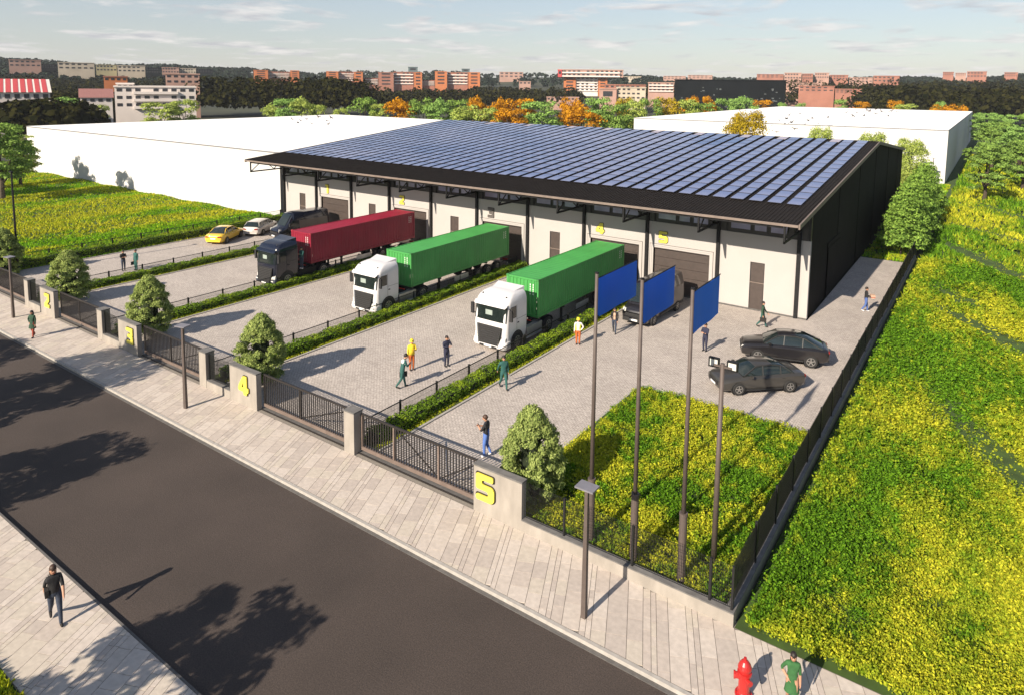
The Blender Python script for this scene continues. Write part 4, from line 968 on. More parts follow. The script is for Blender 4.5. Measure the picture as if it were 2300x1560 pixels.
        MB().box(min(x, x+s*.02), max(x, x+s*.02), 1.12, 1.28, 1.60, 1.67).build('door_handle', M_rubber, t)
        m_ = MB().box(s*1.43-.10, s*1.43+.10, .12, .24, 1.95, 2.62).bar((s*1.22,.30,2.64), (s*1.42,.2,2.60), .05).bar((s*1.22,.30,1.98), (s*1.42,.2,2.0), .05).build('mirror', M_rubber, t)
        n = 20; yw = 1.10
        MB().loft([[(s*1.245, yw+q*math.cos(2*math.pi*k/n), .52+q*math.sin(2*math.pi*k/n)) for k in range(n)] for q in (.66, .57)], caps=False).loft([[(s*x_, yw+.57*math.cos(2*math.pi*k/n), .52+.57*math.sin(2*math.pi*k/n)) for k in range(n)] for x_ in (1.25, .80)], caps=False).loft([[(s*(1.252), yw+q*math.cos(2*math.pi*k/n), .52+q*math.sin(2*math.pi*k/n)) for k in range(n)] for q in (.565, .02)], caps=False).build('wheel_arch', M_rubber, t)
        wheel(t, s*1.10, yw, .51, .34, s, 8)
        MB().box(min(s*.72, s*1.20), max(s*.72, s*1.20), 2.25, 3.95, .42, .98).build('fuel_tank', mat('tank_metal', (.42,.40,.39), .35, .5) if pm is P_white else M_steel, t)
        MB().box(min(s*1.16, s*1.21), max(s*1.16, s*1.21), 2.25, 3.95, .30, .40).build('side_skirt', pm, t)
        for dx_ in (.84, 1.12): wheel(t, s*dx_, 4.65, .51, .27, s, 8)
        MB().loft([[(s*x_, 4.65+.60*math.cos(R(a_)), .52+.60*math.sin(R(a_))) for a_ in range(15, 166, 15)] for x_ in (.70, 1.26)], caps=False, closed=False).build('mudguard', M_rubber, t, fix=False)
    MB().box(-.45, -.33, .9, 5.6, .72, .98).box(.33, .45, .9, 5.6, .72, .98).box(-.33, .33, 5.2, 5.4, .74, .96).box(-.4, .4, 2.2, 2.5, .8, 1.25).build('chassis', M_steel, t)
    MB().box(-.9, .9, 2.20, 3.3, .985, 1.02).build('catwalk', M_steel, t)
    MB().tube([(-.3,2.2,1.6),(-.35,2.4,1.25),(-.1,2.9,1.12),(.5,3.0,1.15),(.9,3.1,1.12)], .035, 6).build('air_line', mat('air_line_red', (.5,.03,.015), .5), t)
    MB().lathe([(.5,1.02),(.48,1.10),(0,1.10)], (0, 4.65, 0), 16).build('fifth_wheel', M_steel, t)
    # trailer
    ox = xr-CWD/2-xc; oy = yc-yf
    T = lambda mb: mb
    MB().box(ox-.55, ox-.40, oy+.1, oy+12.1, .98, 1.22).box(ox+.40, ox+.55, oy+.1, oy+12.1, .98, 1.22).build('trailer_beam', trailer_m, t)
    mb = MB()
    for y in (.1, 3.2, 6.0, 9.0, 11.95): mb.box(ox-1.2, ox+1.2, oy+y, oy+y+.14, 1.10, 1.24)
    mb.build('cross_bolster', trailer_m, t)
    for s in (-1, 1):
        for y in (8.0, 9.3, 10.6): wheel(t, ox+s*1.02, oy+y, .48, .36, s, 8)
        MB().box(min(ox+s*1.18, ox+s*1.22), max(ox+s*1.18, ox+s*1.22), oy+4.9, oy+6.6, .55, .92).build('side_guard', mat('guard_alu', (.45,.44,.43), .4, .4), t)
        MB().box(ox+s*.85-.06, ox+s*.85+.06, oy+3.4, oy+3.55, .12, 1.1).box(ox+s*.85-.15, ox+s*.85+.15, oy+3.3, oy+3.65, .08, .12).build('landing_leg', trailer_m, t)
        MB().box(ox+s*.9-.25, ox+s*.9+.25, oy+12.02, oy+12.1, .75, .92).build('tail_light', M_redl, t)
        MB().box(ox+s*1.0-.22, ox+s*1.0+.22, oy+7.1, oy+7.2, .5, 1.0).build('mud_flap', M_rubber, t)
    MB().box(ox-1.2, ox+1.2, oy+12.0, oy+12.1, .48, .62).build('under_bar', mat('guard_alu', (.45,.44,.43)), t)
    return t
C_green = mat('container_green', (.055,.27,.065), .5, var=.10, scale=.7, spec=.4); C_greend = mat('container_green_casting', (.035,.17,.04), .5)
C_red = mat('container_red', (.22,.011,.03), .5, var=.12, scale=.7, spec=.4); C_redd = mat('container_red_casting', (.25,.02,.03), .5)
M_trl = mat('trailer_frame', (.022,.02,.02), .6); M_trlr = mat('trailer_frame_red', (.10,.02,.015), .6)
for lab, lc, xr, yc, pm, cm_, cd in [('white-cabbed articulated truck nearest the flagpoles, at loading door four', 'green container on the truck at loading door four, nearer of the two green ones', -17.37, 16.35, P_white, C_green, C_greend),
        ('white-cabbed articulated truck at loading door three', 'green container on the truck at loading door three, farther of the two green ones', -28.26, 16.46, P_white, C_green, C_greend),
        ('dark-cabbed articulated truck at loading door two', 'dark red container on the dark truck at loading door two', -39.16, 16.40, P_navy, C_red, C_redd)]:
    truck(lab, xr-CWD/2-.02, yc-3.40, pm, M_trl, xr, yc); container(lc, xr, yc, cm_, cd)

# ------------------------------------------------------------------ hydrant
M_hyd = mat('hydrant_red', (.38,.016,.014), .38, coat=.3, var=.06)
t = thing('fire_hydrant', 'red fire hydrant on the pavement at the lower right', 'fire hydrant', (.96, -2.13, 0), R(200)); t.scale = (1.12,)*3
MB().lathe([(.20,0),(.20,.05),(.155,.06),(.15,.09),(.13,.11),(.125,.55),(.165,.56),(.165,.61),(.13,.62),(.125,.68)], n=18).build('barrel', M_hyd, t)
MB().lathe([(.155,.68),(.16,.72),(.13,.80),(.08,.87),(.035,.90),(.035,.955),(.0,.955)], n=18).build('bonnet', M_hyd, t)
for a in (0, 120, 240):
    ca, sa = math.cos(R(a)), math.sin(R(a)); r_ = .075 if a == 0 else .058
    o = MB().tube([(ca*.10, sa*.10, .48), (ca*.20, sa*.20, .48)], r_, 10).build('nozzle', M_hyd, t)
    MB().tube([(ca*.20, sa*.20, .48), (ca*.24, sa*.24, .48)], r_*1.18, 8).build('nozzle_cap', M_hyd, o)
for k in range(8):
    a = R(45*k); MB().tube([(math.cos(a)*.175, math.sin(a)*.175, .05), (math.cos(a)*.175, math.sin(a)*.175, .075)], .016, 6).build('bolt', M_hyd, t)
# ------------------------------------------------------------------ trees
def crown_pts(blobs, n, rng, shell=.72, jitter=.12):
    """points on the outer part of many small blobs"""
    B = np.array(blobs); w = B[:, 3]**2; w /= w.sum(); idx = rng.choice(len(B), n, p=w)
    d = rng.normal(size=(n, 3)); d /= np.linalg.norm(d, axis=1, keepdims=True)
    low = d[:, 2] < -.3; d[low, 2] *= -.6
    r = B[idx, 3:4]*rng.uniform(shell, 1.05, (n, 1)); sz = np.ones((n, 3)); sz[:, 2] = B[idx, 4] if B.shape[1] > 4 else .75
    return B[idx, :3]+d*r*sz+rng.normal(0, jitter*.3, (n, 3)), d
def round_blobs(rng, H, Rw, z0, nb, bs=(.26,.42), flat=.6, top=1.0):
    out = []
    for i in range(nb):
        a = rng.uniform(0, 2*math.pi); t = rng.uniform(0, 1); z = z0+(H-z0)*(t**.9)
        prof = math.sin(math.pi*min(1, (t*.70+.14)))**.6; rad = Rw*prof*rng.uniform(.35, 1)**.6*.86
        out.append((math.cos(a)*rad, math.sin(a)*rad, z-.12*Rw, Rw*rng.uniform(*bs), flat))
    return out
def tree_mesh(seed, H, Rw, z0, nb, nl, ls, bs=(.26,.42), flat=.6):
    rng = np.random.default_rng(seed); bl = round_blobs(rng, H, Rw, z0, nb, bs, flat)
    P, d = crown_pts(bl, nl, rng, jitter=ls); V, Q = leaves(P, d+rng.normal(0, .4, d.shape)+np.array([0,0,.25]), ls, rng, .7, droop=.15)
    tm = MB(); rt = .035*H
    tm.tube([(0,0,-.1), (.02*H,0,z0*.6), (0,.01*H,z0*1.15), (.01*H,-.01*H,H*.75)], [rt, rt*.75, rt*.6, rt*.12], 7)
    r2 = random.Random(seed)
    for i in range(7):
        b = bl[r2.randrange(len(bl))]; zz = z0*r2.uniform(.7, 1.25)
        tm.tube([(0,0,zz), (b[0]*.45, b[1]*.45, (zz+b[2])/2+.1), (b[0]*.9, b[1]*.9, max(b[2], zz+.2))], [rt*.42, rt*.28, rt*.08], 5)
    return fastmesh('crown', V, Q, M_tgreen), tm.mesh('trunk', M_bark)
def lm(n, a, b, tr=.3): return leafmat(n, a, b, transl=tr)
M_tgreen = lm('tree_green', (.09,.16,.035), (.28,.42,.09)); M_tlime = lm('tree_lime', (.19,.26,.05), (.46,.54,.13)); M_tfresh = lm('tree_fresh', (.12,.22,.05), (.32,.50,.13))
M_torange = lm('tree_orange', (.30,.13,.008), (.66,.32,.02)); M_tamber = lm('tree_amber', (.22,.17,.012), (.50,.37,.03)); M_tdark = lm('tree_dark', (.010,.013,.004), (.036,.038,.012), .15)
M_tpine = lm('tree_pine', (.08,.16,.03), (.30,.46,.08)); M_shrub = lm('shrub_leaf', (.15,.21,.055), (.40,.47,.15), .35)
far_t = [tree_mesh(40+i, 1.0*8, 3.1, 1.4, 46, 3600, .36, bs=(.26,.42)) for i in range(4)]
mid_t = [tree_mesh(50+i, 8, 3.1, 1.4, 120, 15000, .22, bs=(.28,.42), flat=.8) for i in range(2)]
near_t = [tree_mesh(60, 8.0, 3.3, 2.0, 70, 9500, .24, bs=(.16,.30), flat=.38), tree_mesh(61, 8.0, 3.0, 2.2, 64, 9000, .24, bs=(.16,.30), flat=.38)]
def tree(x, y, h, m, lab, cat='tree', group=None, protos=None, wd=1.0, rz=None, z=0, name='tree'):
    pr = protos or far_t; c, tk = pr[random.randrange(len(pr))]
    t = thing(name, lab, cat, (x, y, z), random.uniform(0, 6.28) if rz is None else rz, group)
    s = h/8.0; t.scale = (s*wd, s*wd, s)
    o = place('crown', c, t); o.material_slots[0].link = 'OBJECT'; o.material_slots[0].material = m; place('trunk', tk, t); return t
def tree_px(u, vt, D, m, lab, wpx=None, **k):
    q = at(u, vt, D); wd = 1.0
    if wpx:
        q2 = at(u+wpx/2, vt, D); w = (q2-q).length*2; wd = 1.28*w/(6.0*q.z/8.0)
    return tree(q.x, q.y, max(q.z, 2.5), m, lab, wd=wd, **k)
GR = 'bright trees in the row behind the buildings'
LO, LG, LL = 'bushy orange tree', 'rounded green tree', 'pale lime green tree'
rows = [ # u, v top, D, material, width px, label
 (135,222,215,M_tfresh,88,'fresh green tree behind the left end of the long white hall'),(95,252,212,M_tfresh,50,'lower green tree at the left end of the long white hall'),(212,238,215,M_tlime,55,'lime tree behind the long white hall, nearest its left end'),
 (360,232,222,M_tlime,70,'lime tree in front of the white apartment block'),(410,226,225,M_tlime,60,'lime tree right of the white apartment block'),
 (612,236,215,M_tlime,42,'small lime tree below the big dark wood'),(642,222,212,M_tfresh,50,'green tree before the dark wood, left of a twin'),(678,221,210,M_tlime,52,'lime tree before the dark wood, right of a twin'),(716,236,210,M_tlime,36,'small lime tree right of the twin trees'),(765,245,205,M_tlime,32,'smallest lime tree above the flock of birds on the left'),
 (820,221,200,M_tgreen,56,'green tree left of the first orange tree'),(855,234,196,M_tlime,36,'lime tree tucked left of the first orange tree'),(897,223,194,M_torange,60,'first orange tree from the left in the row'),(950,222,192,M_tgreen,50,'green tree right of the first orange tree'),(985,224,190,M_tfresh,50,'fresh green tree second right of the first orange tree'),
 (1030,226,190,M_tgreen,46,'green tree left of a small orange one'),(1070,219,196,M_torange,40,'small orange tree behind lime crowns'),(1052,238,182,M_tlime,56,'lime tree in front of the small orange one'),(1100,244,180,M_tlime,44,'lime tree before the tall slim orange tree'),(1121,223,184,M_torange,38,'slim orange tree with visible trunk'),
 (1168,222,186,M_torange,60,'broad orange tree behind a nearer one'),(1142,246,170,M_torange,60,'orange tree low behind the solar roof ridge'),(1215,228,178,M_tfresh,78,'wide fresh green tree between two orange groups'),(1280,221,180,M_torange,44,'orange tree left in the pair below the tall brick block'),(1305,240,166,M_torange,76,'broad orange tree below the tall brick block'),
 (1345,222,178,M_tfresh,54,'green tree just right of the orange pair'),(1385,236,168,M_tgreen,60,'green tree beside the left end of the far white hall'),(1402,222,184,M_tamber,36,'amber crown behind green trees near the far hall'),(1430,228,176,M_tlime,44,'lime tree above the left corner of the far hall'),
 (1460,222,188,M_tgreen,44,'green tree above the far hall, first from its left corner'),(1500,222,194,M_tamber,50,'amber tree above the far hall roof'),(1543,224,200,M_tlime,46,'lime tree right of the amber one above the far hall'),(1552,219,215,M_torange,30,'small orange crown at the black building, left one'),
 (1592,219,218,M_torange,30,'small orange crown at the black building, right one'),(1575,233,205,M_tgreen,56,'green tree under the small orange crowns'),(1632,222,222,M_tfresh,42,'green tree before the black building'),(1668,220,228,M_tfresh,50,'second green tree before the black building'),
 (1712,225,290,M_torange,38,'orange tree right of the black building'),(1758,232,292,M_tfresh,24,'small green crown peeping over the far hall roof'),(1798,233,292,M_tfresh,22,'tiny green crown peeping over the far hall roof'),(1890,224,296,M_tfresh,28,'lone green tree behind the far hall roof'),(1938,229,296,M_torange,36,'lone orange tree behind the far hall roof'),
 (2012,228,290,M_torange,34,'orange tree merging with a pale green one'),(2035,234,286,M_tlime,52,'pale green tree beside the orange one behind the far hall'),(2112,230,290,M_tfresh,30,'green crown behind the last orange trees'),(2112,236,270,M_torange,42,'orange tree near the right end of the far hall, left one'),(2150,236,270,M_torange,42,'orange tree near the right end of the far hall, right one')]
for u, v, D, m, w, lab in rows: tree_px(u, v, D, m, lab, wpx=w, group=GR)
# between the warehouse and the far hall
for u, v, D, m, w, lab in [(1675,256,112,M_tamber,78,'round green tree with orange top in front of the far white hall'),(1842,291,112,M_tlime,52,'small lime crown behind the roof ridge'),(1958,303,112,M_tlime,62,'lime crown behind the right end of the roof'),(2050,316,116,M_tlime,64,'leafy tree beside the black gable, in front of the far hall')]:
    tree_px(u, v, D, m, lab, wpx=w, protos=mid_t, group='trees between the warehouse and the far hall')
# field trees at the right
for x, y, h, m, lab in [(4.5,98.5,8.4,M_tgreen,'spreading tree with dark trunk standing alone in the field'),(9.2,113,8.4,M_tgreen,'field tree at the right edge behind the lone one'),(5.0,146,9.6,M_tgreen,'leafy tree right beside the far hall corner'),(9,135,9.2,M_tfresh,'field tree between the lone tree and the far row'),(13,150,10,M_tgreen,'field tree at the right picture edge, farther back'),
        (6.5,185,10,M_tfresh,'tall tree behind the field trees, left'),(13,190,11,M_tgreen,'tall tree behind the field trees, middle'),(20,188,11,M_tfresh,'tall tree behind the field trees, right'),(2.5,215,9.5,M_tfresh,'rounded tree next to the far end of the far hall'),(14,128,8.5,M_tfresh,'field tree cut by the right picture edge')]:
    tree(x, y, h, m, lab, protos=near_t, group='trees in the field on the right')
# trees at the left edge and the two that shade the long white hall from outside the picture
for x, y, h, m, lab in [(-100.6,16.1,10.0,M_tgreen,'large leafy tree at the left picture edge on the meadow'),(-114,23,7.5,M_tlime,'smaller tree behind the large one at the left edge'),(-113,17.5,9.5,M_tgreen,'tree of the meadow group beyond the left edge, near one'),(-107.5,10,9.0,M_tgreen,'tree of the meadow group beyond the left edge, outer one')]:
    tree(x, y, h, m, lab, protos=near_t, group='meadow trees at the left edge')
# street trees on the near side of the road; their shadows cross it
for x, y, h, lab in [(-35.8,-16.6,9.6,'street tree on the near verge, casting the shadow over the far pavement'),(-43.5,-17.2,7.6,'street tree on the near verge, farthest left'),(-26.8,-17.6,6.9,'street tree on the near verge, left of the long-haired walker'),(-13.4,-19.2,6.8,'street tree on the near verge below the picture, larger'),(-17.6,-23.6,5.0,'street tree on the near verge below the picture, smaller')]:
    tree(x, y, h, M_tgreen, lab, protos=near_t, group='street trees on the near verge')
# row of pyramid trees beside the black gable wall
def layered_mesh(seed, H, Rw, z0, nl, ls, core=True):
    rng = np.random.default_rng(seed); out = []; nlay = 15
    for i in range(nlay):
        t = i/(nlay-1); z = z0+(H-z0)*t; r = Rw*((1-t)**.62*.9+.1)
        nb = max(2, int(9*(r/Rw)+2))
        for j in range(nb):
            a = 2*math.pi*j/nb+rng.uniform(-.3, .3)+i; q = r*rng.uniform(.62, 1.0); out.append((math.cos(a)*q, math.sin(a)*q, z+rng.uniform(-.1, .1)-q*.12, Rw*rng.uniform(.20, .32), .42))
        out.append((0, 0, z, r*.55, .6))
    P, d = crown_pts(out, nl, rng, jitter=ls); V, Q = leaves(P, d*np.array([1,1,.5])+np.array([0,0,.55])+rng.normal(0, .3, d.shape), ls, rng, .6, droop=.25)
    tm = MB(); tm.tube([(0,0,-.1),(0,0,z0),(0,0,H*.8)], [.09,.08,.02], 7)
    for i in range(8):
        b = out[int(rng.integers(len(out)//2))]; tm.tube([(0,0,b[2]*.9),(b[0]*.8,b[1]*.8,b[2])], [.03,.01], 4)
    return fastmesh('crown', V, Q, M_tpine), tm.mesh('trunk', M_bark)
pyr = [layered_mesh(80+i, 8.0, 2.5, 1.7, 9000, .26) for i in range(2)]
for i, (y, h) in enumerate([(55.5,5.9),(59.0,6.3),(62.5,6.1),(66.5,6.5),(70.5,6.4),(75,6.5),(80,6.6)]):
    tree(-1.35, y, h, M_tpine, ['pyramid tree nearest the paved side path, first of the row','second pyramid tree along the black gable wall','third pyramid tree along the black gable wall','fourth pyramid tree along the black gable wall','fifth pyramid tree along the black gable wall','sixth pyramid tree along the black gable wall','farthest pyramid tree of the row by the gable wall'][i], protos=pyr, wd=1.12, group='pyramid trees along the gable wall')
# egg-shaped shrubs behind the gate walls
def shrub_mesh(seed, H, Rw, nl, ls):
    rng = np.random.default_rng(seed); out = []
    for i in range(230):
        t = rng.uniform(0, 1)**.85; z = .25+(H-.45)*t; prof = (math.sin(math.pi*(t*.80+.20))**.75)*(1-.12*t); a = rng.uniform(0, 6.28); q = Rw*prof*rng.uniform(.66, .93)
        out.append((math.cos(a)*q, math.sin(a)*q, z, rng.uniform(.16, .28), .8))
    P, d = crown_pts(out, nl, rng, shell=.6, jitter=ls)
    V, Q = leaves(P, d*np.array([1,1,.6])+np.array([0,0,.35])+rng.normal(0, .35, d.shape), ls, rng, .55, droop=.35)
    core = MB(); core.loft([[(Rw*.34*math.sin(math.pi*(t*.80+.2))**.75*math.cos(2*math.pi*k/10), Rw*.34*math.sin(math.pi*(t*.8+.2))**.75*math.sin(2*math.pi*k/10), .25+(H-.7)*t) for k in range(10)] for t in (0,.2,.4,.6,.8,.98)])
    tk = MB().tube([(0,0,-.05),(0,0,.6)], [.08,.07], 7)
    return fastmesh('foliage', V, Q, M_shrub), core.mesh('shrub_core', M_hcore), tk.mesh('trunk', M_bark)
shm = [shrub_mesh(90+i, 3.8, 1.36, 26000, .108) for i in range(3)]
for i, (x, y, s, w, lab) in enumerate([(-8.30,1.85,1.0,.96,'egg-shaped green shrub behind the wall numbered five'),(-25.6,2.15,1.0,1.02,'egg-shaped green shrub behind the wall numbered four'),(-36.85,2.1,1.03,1.06,'broad egg-shaped shrub behind the wall numbered three'),(-48.1,2.2,1.0,1.14,'broad egg-shaped shrub behind the wall numbered two'),(-59.3,2.0,1.06,1.1,'dark green shrub at the far left of the street front')]):
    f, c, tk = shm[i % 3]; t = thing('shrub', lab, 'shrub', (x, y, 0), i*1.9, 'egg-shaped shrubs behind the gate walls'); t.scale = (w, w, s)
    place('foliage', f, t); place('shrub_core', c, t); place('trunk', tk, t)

# ------------------------------------------------------------------ far woods, city
def hz(q): return -.25+hill(q[0], q[1])
M_twood = lm('far_wood_leaf', (.006,.008,.003), (.035,.034,.010), .12)
M_twoodb = lm('far_hill_leaf', (.010,.018,.014), (.026,.036,.024), .12)
def wood(lab, regs, n, m, th=(8, 13), q=34, ls=2.0):
    rng = np.random.default_rng(len(lab)); PP = []; DD = []
    for i in range(n):
        u0, u1, D0, D1 = regs[int(rng.integers(len(regs)))]
        c = at(rng.uniform(u0, u1), 190, D0+(D1-D0)*rng.uniform(0, 1)); h = rng.uniform(*th)*(1 if D0 < 500 else 1); z0 = hill(c.x, c.y); r = h*rng.uniform(.42, .7)
        d = rng.normal(size=(q, 3)); d /= np.linalg.norm(d, axis=1, keepdims=True); d[:, 2] = np.abs(d[:, 2])*1.1-.25
        PP.append(np.array([c.x, c.y, z0+h*.5])+d*np.array([r, r, h*.5])); DD.append(d)
    P = np.concatenate(PP); d = np.concatenate(DD); V, Q = leaves(P, d+rng.normal(0, .45, d.shape)+np.array([0,0,.2]), ls, rng, .85)
    return tag(place('wood', fastmesh('wood', V, Q, m)), lab, 'woods', kind='stuff')
wood('dark wood behind the long white hall, left of the brick towers', [(455,600,300,360),(560,830,290,350),(700,790,300,360)], 190, M_twood, (13, 19.5), 70, 1.7)
wood('dark scrub wood in front of the brick towers', [(790,1085,380,500),(1060,1300,420,560),(1380,1900,520,600)], 460, M_twood, (7, 11.5), 40, 2.2)
wood('dark wood over the right end of the far white hall', [(2000,2330,330,430),(1940,2100,400,520),(1760,2300,480,640)], 560, M_twood, (11, 18), 50, 1.9)
wood('dark woods among the houses far left', [(-20,180,380,520),(0,440,520,640),(30,200,290,330),(15,185,203,222),(200,330,290,420)], 620, M_twood, (7.0, 11.5), 42, 1.9)
wood('dark tree cover on the hills along the horizon', [(-60,2400,720,1200),(-60,560,620,1150),(1420,2400,640,1150)], 4200, M_twoodb, (4.5, 8), 14, 3.8)

M_brick = mat('brick_orange', (.40,.135,.05), .85, var=.18, scale=.12, coord='Object'); M_brickd = mat('brick_dull', (.27,.12,.085), .85, var=.2, scale=.1); M_pink = mat('brick_pink', (.34,.21,.17), .85, var=.15, scale=.1)
M_cream = mat('facade_cream', (.42,.36,.28), .85, var=.15, scale=.1); M_fwhite = mat('facade_white', (.62,.56,.52), .85, var=.1, scale=.15); M_olive = mat('facade_olive', (.30,.27,.16), .85, var=.15, scale=.1)
M_fdark = mat('facade_dark', (.006,.008,.010), .8, var=.3, scale=.1, spec=.1); M_teal = mat('plant_room', (.08,.12,.13), .7); M_win = mat('far_window', (.03,.03,.035), .3); M_redroof = mat('red_roof', (.42,.05,.055), .7, var=.1); M_tile = mat('brown_tile_roof', (.24,.11,.10), .8, var=.15)
def block(u0, u1, vt, vb, D, m, lab, floors=3, bays=6, depth=14, roofm=None, wm=None, cat='building', band=None, name='apartment_block', group=None, gable=False):
    a = at(u0, (vt+vb)/2, D); b = at(u1, (vt+vb)/2, D); top = at((u0+u1)/2, vt, D).z
    zb = at((u0+u1)/2, vb, D).z if name in ('upper_block', 'end_bay') else min(hill(a.x, a.y), hill(b.x, b.y), at((u0+u1)/2, vb, D).z)-1
    c = (a+b)/2; ang = math.atan2(b.y-a.y, b.x-a.x); w = (b-a).length; h = top-zb
    t = thing(name, lab, cat, (c.x, c.y, zb), ang, group)
    gh = (3.6 if gable == 2 else 2.6) if gable else 0; hb = h-gh
    wall = MB().box(-w/2, w/2, 0, depth, 0, hb).build('wall', m, t)
    if gable:
        MB().add([(-w/2-.4, -.5, hb), (w/2+.4, -.5, hb), (w/2+.4, depth/2, h), (-w/2-.4, depth/2, h), (w/2+.4, depth+.5, hb), (-w/2-.4, depth+.5, hb)], [(0,1,2,3), (3,2,4,5), (0,3,5), (1,4,2), (0,5,4,1)]).build('roof', roofm, t)
    else: MB().box(-w/2-.3, w/2+.3, -.3, depth+.3, hb, hb+.5).build('roof', roofm or m, t)
    vis = at((u0+u1)/2, vb, D).z-zb; fh = (hb-vis)/floors
    for f in range(floors):
        z = vis+f*fh
        if band: MB().box(-w/2*band, w/2*band, -.9, 0, z+fh*.08, z+fh*.45).build('balcony', M_fwhite, t)
        for k in range(bays):
            x = -w/2+w*(k+.5)/bays; ww = w/bays*.28
            if (k*7+f*3) % 11 == 5: continue
            MB().box(x-ww, x+ww, -.08, .05, z+fh*.45, z+fh*.85).build('window', wm or M_win, t)
    return t
block(258,440,197,246,262,M_fwhite,'white three-storey apartment block with balconies behind the long white hall',3,9,14,band=.55)
block(262,300,190,199,268,M_fwhite,'small white penthouse block above the apartment roof, left',1,3,8,name='house')
block(372,448,168,191,330,M_pink,'pinkish brown block rising behind the white apartments',2,5,14)
block(233,286,174,186,340,M_brick,'small orange house among the dark woods',1,4,10,roofm=M_brickd,name='house')
block(180,252,200,236,240,M_fwhite,'low white house with brown tiled roof',1,4,9,roofm=M_tile,gable=True,name='house')
t = block(-40,112,178,232,232,M_fwhite,'long white hall with red striped roof at the left edge',1,7,26,roofm=M_fwhite,gable=2,name='market_hall')
for k in range(9):
    w_ = (at(112,200,232)-at(-40,200,232)).length; hb_ = 0
    rf = [c for c in t.children if c.name.startswith('roof')][0]; vv = [v.co for v in rf.data.vertices]
    x0 = -w_/2+k*w_/9; x1 = x0+w_/9*.7
    f0, f1, g0, g1 = vv[0], vv[1], vv[3], vv[2]
    MB().add([(x0, f0.y-.05, f0.z+.06), (x1, f0.y-.05, f0.z+.06), (x1, g0.y, g0.z+.06), (x0, g0.y, g0.z+.06)], [(0,1,2,3)]).build('red_stripe', M_redroof, rf)
block(60,130,232,262,232,M_cream,'low pale shed below the red striped hall',1,5,10,name='shed')
L1 = [(20,92,136,152,720,M_pink,'pale pink block on the hill, leftmost on the skyline'),(94,128,146,154,740,M_fdark,'dark blue flat block on the left skyline'),(130,212,142,158,700,M_cream,'cream block with stepped roof on the left skyline'),(216,262,147,162,730,M_olive,'olive block left of the middle of the left skyline'),(264,326,149,164,720,M_cream,'cream block beside the olive one on the left skyline'),
 (328,362,154,166,700,M_fdark,'dark glassy block on the left skyline'),(364,402,153,166,720,M_pink,'pinkish block right of the dark one on the left skyline'),(404,440,155,166,730,M_cream,'cream block at the right end of the left skyline'),(442,478,157,164,800,M_fdark,'low dark block before the first brick tower')]
for u0, u1, vt, vb, D, m, lab in L1: block(u0, u1, vt, vb, D, m, lab, 2, 6, 16, group='blocks on the left skyline')
# brick estate
TW = [(570,602,159,178,'brick end tower, first from the left on the skyline'),(652,672,160,176,'brick tower stub above the dark wood'),(733,760,162,180,'brick tower above the wood, left of the tall ones'),(795,815,163,192,'tall slim brick tower, first right of the dark wood'),(850,884,164,194,'broad reddish brick tower, second right of the wood'),(930,948,164,194,'slim orange tower in the middle of the brick estate'),(977,1004,162,192,'orange tower left of the last white-banded block'),(1052,1078,164,192,'orange end tower at the right of the brick estate')]
for i, (u0, u1, vt, vb, lab) in enumerate(TW): block(u0, u1, vt, vb, 640, M_brick if i != 4 else M_brickd, lab, 4, 1, 18, group='brick towers of the estate', name='brick_tower')
BW = [(603,651,163,176,'white-banded flats between the first two brick towers'),(761,794,163,182,'white-banded flats left of the slim brick tower'),(816,849,177,190,'low pale flats between two brick towers'),(885,929,163,190,'white-banded flats in the middle of the estate'),(949,976,182,192,'low pale flats right of the middle orange tower'),(1005,1051,164,190,'white-banded flats before the last orange tower')]
for u0, u1, vt, vb, lab in BW: block(u0, u1, vt, vb, 646, M_brickd, lab, 4, 5, 12, band=.96, group='white-banded flats of the estate', name='flats')
block(917,938,152,163,650,M_teal,'grey green plant room on the roof of the middle flats',1,1,8,name='plant_room'); block(1037,1055,156,164,650,M_teal,'small grey plant room above the last flats',1,1,8,name='plant_room')
block(1122,1175,163,176,900,M_pink,'pinkish houses far off, left of the T-shaped block',2,5,12,name='house'); block(1166,1192,184,192,700,M_pink,'lone pale house in the dark wood left of the T-shaped block',1,3,8,name='house')
# T-shaped block
block(1253,1400,158,174,600,M_pink,'wide upper slab of the T-shaped block with red end wall',2,14,16,band=.9,name='upper_block')
block(1253,1262,158.2,173.5,598.5,M_redroof,'red end wall piece on the left of the wide upper slab',1,1,2,name='end_bay')
block(1266,1293,174.5,212,603,M_brick,'orange left pier of the T-shaped block',5,1,14,name='brick_tower'); block(1294,1343,174.5,206,605,M_fwhite,'white-banded middle of the T-shaped block',5,5,12,band=.97,name='flats'); block(1344,1364,174.5,198,603,M_brick,'orange right pier of the T-shaped block',4,1,14,name='brick_tower')
block(1228,1300,220,228,420,M_pink,'low pinkish roofs in front of the T-shaped block',1,8,10,name='shed')
block(1346,1384,201,230,400,M_pink,'grey pink blank-walled block, left part',1,1,12,name='house'); block(1385,1450,198,226,402,M_cream,'beige flats with small windows in front of the skyline',3,6,12,name='flats'); block(1358,1450,192,201,430,M_brickd,'reddish roofs just above the beige flats',1,8,10,name='house')
block(1456,1514,187,207,480,M_pink,'pale flats with white balconies left of the black building',3,6,12,band=.95,name='flats')
t = block(1515,1764,182,236,330,M_fdark,'wide black glass building behind the far white hall',1,1,20,wm=M_fdark,name='office_block')
M_speck = mat('facade_speck', (.06,.07,.075), .5); rnd = random.Random(4)  # small paler rectangles scattered at random over the dark front
W_ = (at(1764,200,330)-at(1515,200,330)).length
for k in range(46):
    x = rnd.uniform(-W_/2+1, W_/2-1); z = rnd.uniform(3, 16); MB().box(x, x+rnd.uniform(.4, 1.1), -.12, 0, z, z+rnd.uniform(.3, .7)).build('facade_speck', M_speck, t)
